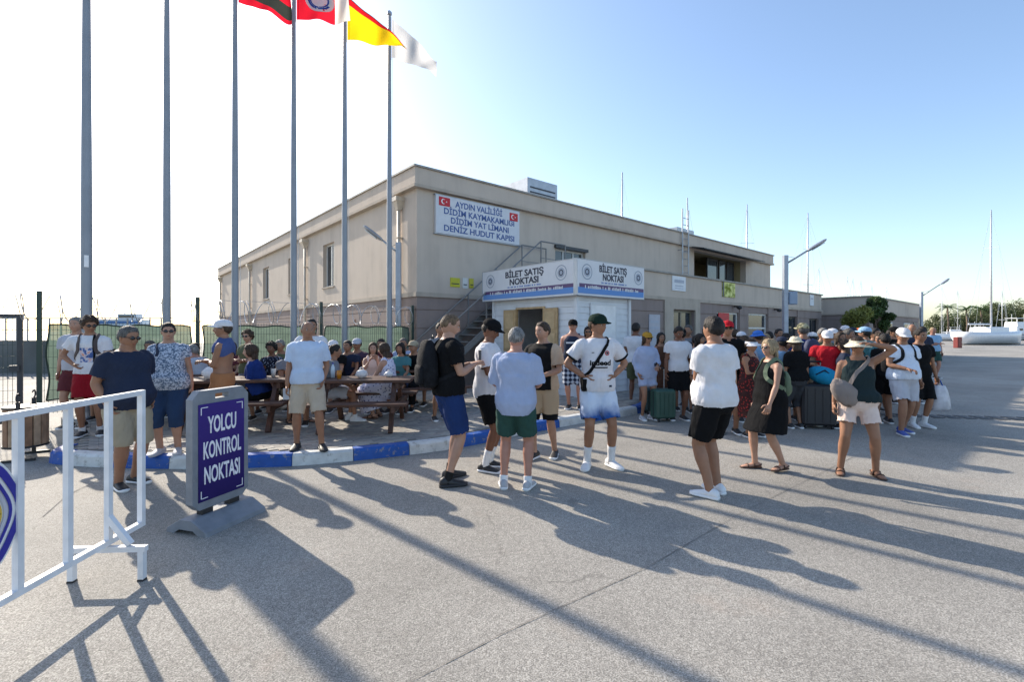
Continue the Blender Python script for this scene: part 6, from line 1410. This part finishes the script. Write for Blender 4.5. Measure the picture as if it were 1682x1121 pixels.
# things in hands
def held(f, i, name, lab, cat, w_, d_, h_, m, off=(0,0,0)):
    wr = f['joints']['arm'][i][2]; el = f['joints']['arm'][i][1]; d = (wr - el).normalized(); p = f['M'] @ ((wr + d*.085 + Vector(off))*f['s']); o = empty(name, p, rz(f), lab, cat); b_ = bx('case', m, o, -w_/2, w_/2, -d_/2, d_/2, -h_/2, h_/2, .004); bx('face', M_lens, o, -w_/2 + .005, w_/2 - .005, -d_/2 - .0015, -d_/2 - .0002, -h_/2 + .006, h_/2 - .006)
held(m1, 0, 'phone', 'phone held up by the person with the black backpack', 'phone', .075, .009, .15, s_grey, (-.02, .02, .05)); held(m2, 0, 'phone', 'phone in the hands of the person in the black cap', 'phone', .075, .009, .15, s_black, (-.02, .03, .03)); held(a6, 0, 'phone', 'small pale phone in the hand of the person in pale polo', 'phone', .07, .012, .14, s_grey, (0, .02, -.02))
pp = m4; hp_ = pp['M'] @ ((pp['joints']['arm'][0][2] + Vector((-.06, .08, -.06)))*pp['s']); ho = empty('held_cap', hp_, rz(pp), 'black cap held by the person in black and beige', 'cap'); mb = MB(); mb.ell((0, 0, 0), .09, .10, .06, 14, 8); mb.build('crown', c_black, ho, True); MB().loft([[(x, y, z + .0) for x, y in ((-.08,.06),(-.05,.14),(0,.16),(.05,.14),(.08,.06))] for z in (-.035, -.03)]).build('brim', c_black, ho)
# prints on shirts, wrapped on the cloth
def wrap(f, txt, size, m, r, h, name, bold=.002, wd=None, side=1, shape=None):
    go = f['shirt']; me0 = go.data; bv = BVHTree.FromPolygons([v.co for v in me0.vertices], [p.vertices for p in me0.polygons])
    if shape is None:
        o = text_obj(txt, size, m, go, Matrix.Identity(4), name, bold=bold, ext=0)
        bm = bmesh.new(); bm.from_mesh(o.data); bmesh.ops.triangulate(bm, faces=bm.faces[:])
        bm.to_mesh(o.data); bm.free()
    else: o = obj(name, shape.mesh(name, m, recalc=False), go)
    xs = [v.co.x for v in o.data.vertices]; k = 1 if not wd else wd/(max(xs) - min(xs)); F_ = f['F']; s_ = f['s']
    for v in o.data.vertices:
        p = f['P'] + (f['R']*(r - side*(-1)*0)*s_ + f['U']*h*s_) + (f['R']*(-v.co.x*k) if side > 0 else f['R']*(v.co.x*k)) + f['U']*v.co.y + F_*side*.6
        hit = bv.ray_cast(p, -F_*side)
        v.co = (hit[0] + F_*side*.004) if hit[0] is not None else p - F_*side*.45
    return o
def grid_shape(w_, h_, n=8, k=8, holes=None):
    mb = MB(); V = [(-w_/2 + w_*i/n, -h_/2 + h_*j/k, 0) for i in range(n+1) for j in range(k+1)]; F_ = [(i*(k+1)+j, (i+1)*(k+1)+j, (i+1)*(k+1)+j+1, i*(k+1)+j+1) for i in range(n) for j in range(k)]; return mb.add(V, F_)
def ring_shape(r0, r1, n=20):
    mb = MB()
    for q_ in range(n): t0, t1 = 6.2832*q_/n, 6.2832*(q_+1)/n; mb.add([(a*math.cos(t), a*math.sin(t), 0) for a, t in ((r0,t0),(r1,t0),(r1,t1),(r0,t1))], [(0,1,2,3)])
    return mb
wrap(m6, 'indeed', .085, c_black, .0, .255, 'shirt_lettering', .003, .25); wrap(m6, '', 0, c_black, .0, .205, 'shirt_small_print', shape=grid_shape(.17, .014)); wrap(m6, '', 0, c_red, -.075, .365, 'shirt_crest', shape=ring_shape(.018, .028)); wrap(m6, '', 0, c_black, -.075, .365, 'shirt_crest_mark', shape=ring_shape(0, .012)); wrap(m6, '', 0, c_black, .085, .37, 'shirt_mark', shape=grid_shape(.03, .008)); wrap(m6, '', 0, c_navy, -.11, .0, 'hem_label', shape=grid_shape(.035, .022))
wrap(m5, '', 0, c_white, .0, .35, 'shirt_print', shape=grid_shape(.24, .03)) 
wrap(a1, '', 0, two('tee_print', 'noise', sr(70, 95, 150), sr(205, 205, 215), 26, .45, .55, c3=sr(215,130,95)), .0, .25, 'shirt_print', shape=grid_shape(.15, .20)); wrap(m10, '', 0, c_navy, -.08, .34, 'shirt_mark', shape=grid_shape(.025, .02))
# black cuffs and neckband of the football shirt
for sh, el, wr, sg in m6['joints']['arm']:
    mb = MB(); p = sh.lerp(el, .68); d = (el - sh).normalized(); af = 1.0; mb.tube([(p - d*.012), (p + d*.010)], .0845, 16); mb.xf(Matrix.Scale(m6['s'], 4)); mb.build('cuff', c_black, m6['shirt'], True)
nbp = m6['P']/m6['s'] + m6['U']*.525; mb = MB(); mb.tube([nbp + m6['R']*.078*math.cos(a) + m6['F']*.068*math.sin(a) - m6['U']*.012*max(0, math.sin(a)) for a in (2*math.pi*j/18 for j in range(19))], .011, 6); mb.xf(Matrix.Scale(m6['s'], 4)); mb.build('neckband', c_black, m6['shirt'], True)
# white side stripe on black shorts
# ------------------------------------------------------------------ trees
def leaves(mb, cs, n, size, r_):
    V = []; F = []
    for _ in range(n):
        c, rad = r_.choice(cs); 
        d = Vector((r_.gauss(0,1), r_.gauss(0,1), r_.gauss(0,1))).normalized() * (rad * r_.random()**.4)
        p = Vector(c) + d; a_ = Vector((r_.gauss(0,1), r_.gauss(0,1), r_.gauss(0,1))).normalized(); b_ = a_.cross(Vector((r_.gauss(0,1), r_.gauss(0,1), r_.gauss(0,1)))).normalized()
        s_ = size * r_.uniform(.6, 1.3); o = len(V)
        V += [p - a_*s_, p + b_*s_*.45, p + a_*s_, p - b_*s_*.45]; F.append((o, o+1, o+2, o+3))
    return mb.add(V, F)
M_leaf = [pm('leaf_dark', (.07, .12, .035), .6, var=.5, scale=3, trans=.35), pm('leaf_light', (.22, .235, .06), .6, var=.4, scale=3, trans=.4), pm('leaf_olive', (.10, .12, .05), .6, var=.4, scale=2, trans=.35)]
M_bark = pm('bark', (.14, .10, .07), .9, var=.3, scale=8, bump=.4)
def tree(p, h, rad, m, lab, n, size, seed, stem=.35, group=None):
    r_ = random.Random(seed); o = empty('tree', p, 0, lab, 'tree', group); mb = MB()
    mb.tube([(0,0,0), (.03*h, 0, h*stem*.5), (0, .02*h, h*stem), (.02*h, 0, h*.8)], [.045*h*.6, .035*h*.6, .028*h*.6, .01*h], 8)
    cs = []
    for k in range(26):
        a_ = r_.uniform(0, 6.28); zf = r_.uniform(.06, .9); q = rad * (math.sin(math.pi*min(1, zf*.85 + .15))**.6) * r_.uniform(.2, .85); z = h*stem + (h*(1-stem)) * zf; c = Vector((q*math.cos(a_), q*math.sin(a_), z)); cs.append((c, rad * r_.uniform(.22, .42)))
        mb.tube([(0, .01*h, h*stem*.9), c*.5 + Vector((0, 0, h*stem*.5)), c], [.014*h, .01*h, .004*h], 5)
    mb.build('trunk', M_bark, o, True); cb = MB(); leaves(cb, cs, n, size, r_); cb.build('crown', m, o, recalc=False)
tree(W(1408, 0, 22.0).xy.to_3d(), 2.75, .85, M_leaf[1], 'yellow-green bushy tree in front of the low building', 11000, .065, 3, .12)
tree(W(1441, 0, 22.6).xy.to_3d(), 3.35, .75, M_leaf[0], 'dark green leafy tree beside the yellow-green one', 11000, .065, 5, .2)
far = [(1549,92,4.6,3.2,2),(1575,94,5.0,3.4,0),(1600,90,5.2,3.6,2),(1625,92,6.4,3.8,0),(1643,90,6.6,3.8,2),(1664,96,6.8,4.2,0),(1684,92,7.2,4.2,2),(1706,96,7.0,4.2,0)]
names = ['leftmost low olive tree of the far row', 'dark tree between the palms in the far row', 'olive tree left of the tall white mast', 'dark tall tree behind the tall white mast', 'olive tree right of the tall white mast', 'dark tree behind the white motor yacht', 'olive tree at the right edge above the yacht', 'dark tree at the very right edge of the far row']
for i, (px, Y, h, rad, m) in enumerate(far): tree(Vector(((px - CX)/FPX*Y, Y, 0)), h, rad, M_leaf[m], names[i], 5200, .19, 20 + i, .08, 'far trees by the marina')
def palm(px, Y, h, lab, seed):
    r_ = random.Random(seed); o = empty('palm_tree', Vector(((px - CX)/FPX*Y, Y, 0)), 0, lab, 'palm tree', 'palms by the marina')
    mb = MB(); mb.tube([(0,0,0),(.1,0,h*.5),(0,.1,h)], [.17,.13,.12], 8); mb.build('trunk', M_bark, o, True)
    for k in range(22):
        a_ = 6.28*k/22 + r_.uniform(-.2,.2); el = r_.uniform(-.2, 1.0); L = 1.9; fr = MB(); pts = []
        for q in range(6):
            t = q/5; pts.append(Vector((math.cos(a_)*math.cos(el)*L*t, math.sin(a_)*math.cos(el)*L*t, h + L*t*math.sin(el) - 1.0*t*t)))
        fr.tube(pts, [.03]*5 + [.01], 4); sd_ = Vector((-math.sin(a_), math.cos(a_), 0))
        for q in range(1, 12):
            t = q/12*5; i = min(4, int(t)); p = pts[i].lerp(pts[i+1], t - i); l = .55*(1 - .5*q/12)
            for s_ in (-1, 1): e_ = p + sd_*s_*l*.8 + (pts[i+1]-pts[i]).normalized()*l*.5 - Vector((0,0,l*.35)); fr.add([p - Vector((0,0,.02)), p + (pts[i+1]-pts[i]).normalized()*.06, e_], [(0,1,2)])
        fr.build('frond', M_leaf[0], o, recalc=False)
palm(1557, 80, 5.6, 'palm tree left of the far row of trees', 1); palm(1588, 84, 5.4, 'palm tree in the middle of the far row', 2); palm(1612, 88, 5.6, 'palm tree nearest the tall white mast', 4)

# ------------------------------------------------------------------ yachts: hull, mast, boom, stays
M_hull = pm('hull_white', (.75, .76, .78), .3); M_mast = pm('mast_alloy', (.62, .63, .64), .35, .5)
def hull(mb, L, B, Hh, z0=0.0, n=12):
    rings = []
    for i in range(n + 1):
        t = i/n; x = -L/2 + L*t; wv = B/2*max(.02, (1 - (2*abs(t-.42)/1.16)**2.6)) if t < .99 else .02; sh = Hh*(1 + .25*(t-.4)**2*4*.4)
        rings.append([Vector((x, y*wv, z0 + z)) for y, z in ((-1, sh), (-.93, sh*.55), (-.5, sh*.12), (0, 0), (.5, sh*.12), (.93, sh*.55), (1, sh))])
    return mb.loft(rings)
def yacht(px, Y, top_y, lab, rot, L=None):
    h = CAMH - (top_y - HY)/FPX*Y; L = L or h*.72; o = empty('sailing_yacht', Vector(((px - CX)/FPX*Y, Y, 0)), rot, lab, 'sailing yacht', 'yachts in the marina behind the terminal')
    mb = MB(); hull(mb, L, L*.3, L*.13, .004); mb.build('hull', M_hull, o, True)
    bx('cabin', M_hull, o, -L*.15, L*.15, -L*.08, L*.08, L*.12, L*.19, .05)
    mb = MB(); mb.lathe([(.012*h*.55, L*.12), (.011*h*.55, h*.6), (.006*h*.6, h)], 10); mb.build('mast', M_mast, o, True)
    MB().tube([(-.1, 0, L*.22), (-L*.36, 0, L*.22)], .09, 8).build('boom', M_mast, o, True)
    for z in (.45, .72): MB().tube([(0, -L*.07, h*z), (0, L*.07, h*z)], .03, 5).build('spreader', M_mast, o)
    st_ = MB(); st_.tube([(0,0,h*.98),(L*.48,0,L*.14)], .009, 4).tube([(0,0,h*.98),(-L*.40,0,L*.14)], .009, 4).tube([(0,0,h*.98),(0,L*.07,h*.72),(0,L*.14,L*.13)], .009, 4).tube([(0,0,h*.98),(0,-L*.07,h*.72),(0,-L*.14,L*.13)], .009, 4); st_.build('rigging', M_mast, o)
yacht(1628, 57, 345, 'sailing yacht with the tall thick white mast at right', .3, 11)
yacht(1327, 62, 350, 'sailing yacht whose mast rises beside the lamp arm', 1.9)
yacht(1022, 60, 283, 'sailing yacht whose mast rises above the roof middle', 1.6)
yacht(1129, 66, 325, 'sailing yacht whose mast rises by the roof ladder', 1.7)
yacht(1227, 64, 336, 'sailing yacht whose mast rises over the right roof end', 1.5)
for i, (px, Y, ty, lab) in enumerate(((1392, 80, 455, 'distant yacht with the leftmost short mast over the low roof'), (1401, 84, 458, 'distant yacht second in the short masts over the low roof'), (1414, 88, 462, 'distant yacht third in the short masts over the low roof'), (1432, 85, 470, 'distant yacht with a faint mast behind the leafy tree'), (1456, 90, 473, 'distant yacht with a faint mast right of the leafy tree'), (1547, 78, 472, 'distant yacht with thin mast right of the far lamp'), (1573, 82, 478, 'distant yacht with thin mast over the palms'), (1345, 76, 440, 'distant yacht with thin mast just right of the lamp head'), (1646, 62, 478, 'distant yacht with short mast right of the tall one'))):
    yacht(px, Y, ty, lab, 1.2 + i*.3)
# motor yacht ashore
def motor(px, Y, L, rot, lab, z=0.0):
    o = empty('motor_boat', Vector(((px - CX)/FPX*Y, Y, z)), rot, lab, 'motor boat', 'motor boats by the quay'); mb = MB(); hull(mb, L, L*.32, L*.15, .004); mb.build('hull', M_hull, o, 'auto', auto=25); bx('boot_stripe', pm('hull_navy', sr(40,50,80), .4), o, -L*.38, L*.3, -L*.1555, L*.1555, L*.105, L*.118)
    mb = MB(); 
    for x0, x1, z0, z1, wd in ((-.32, .22, .15, .26, .12), (-.3, .05, .26, .35, .11)): mb.loft([[Vector((L*x, L*y*k, L*z_)) for x, y in ((x0, -wd), (x1 - q, -wd), (x1 - q + .04, 0), (x1 - q, wd), (x0, wd))] for z_, k, q in ((z0, 1, 0), (z1, .9, .09))])
    mb.build('superstructure', M_hull, o)
    for k in range(4):
        x = -.26 + k*.10; 
        for s_ in (-1, 1): bx('window', M_glass, o, L*x, L*(x + .07), s_*L*.1155 - .02, s_*L*.1155 + .02, L*.185, L*.225)
    for x in (-.28, 0.0): MB().tube([(L*x, 0, L*.35), (L*x, 0, L*.5)], .04, 6).build('aerial', M_mast, o)
    bx('flybridge_roof', M_hull, o, -L*.3, -L*.02, -L*.1, L*.1, L*.415, L*.425, .01)
    for x in (-.28, -.04):
        for y in (-.09, .09): MB().bar((L*x, L*y, L*.35), (L*x, L*y, L*.415), .05).build('roof_post', M_mast, o)
motor(1682, 82, 9, .15, 'large white motor yacht at the right edge'); motor(1610, 86, 6.5, .4, 'white motor boat left of the large motor yacht'); motor(1576, 88, 5.5, -.3, 'smaller motor boat beside the far lamp post')
# ferry far out to the left
fr_ = empty('ferry', Vector(((205 - CX)/FPX*150, 150, 0)), .2, 'pale ferry on the water beyond the netting', 'ferry')
mb = MB(); hull(mb, 26, 6, 3, 0); mb.build('hull', M_hull, fr_, True)
bx('deckhouse', M_hull, fr_, -9, 6, -2.4, 2.4, 3, 5.2, .1); bx('bridge', M_hull, fr_, -1, 4, -2, 2, 5.2, 7, .1); bx('window_band', pm('ferry_blue', sr(70,110,160), .3), fr_, -8.5, 5.5, -2.46, -2.41, 3.9, 4.7); bx('window_band', M_glass, fr_, -.6, 3.6, -2.06, -2.01, 5.8, 6.5)
MB().tube([(0,0,7),(0,0,11.5)], .12, 6).build('mast', M_mast, fr_)
# red hydrant cabinet
hy_ = empty('hydrant_cabinet', G(1573, 572) , .3, 'small red hydrant cabinet at the far quay', 'cabinet'); bx('casing', pm('dull_red', sr(125,45,40), .6), hy_, -.3, .3, -.2, .2, 0, 1.05, .03); bx('door', pm('red_dark', sr(110, 35, 32), .5), hy_, -.25, .25, -.215, -.201, .1, .95); bx('handle', M_galv, hy_, .15, .19, -.24, -.216, .5, .6)
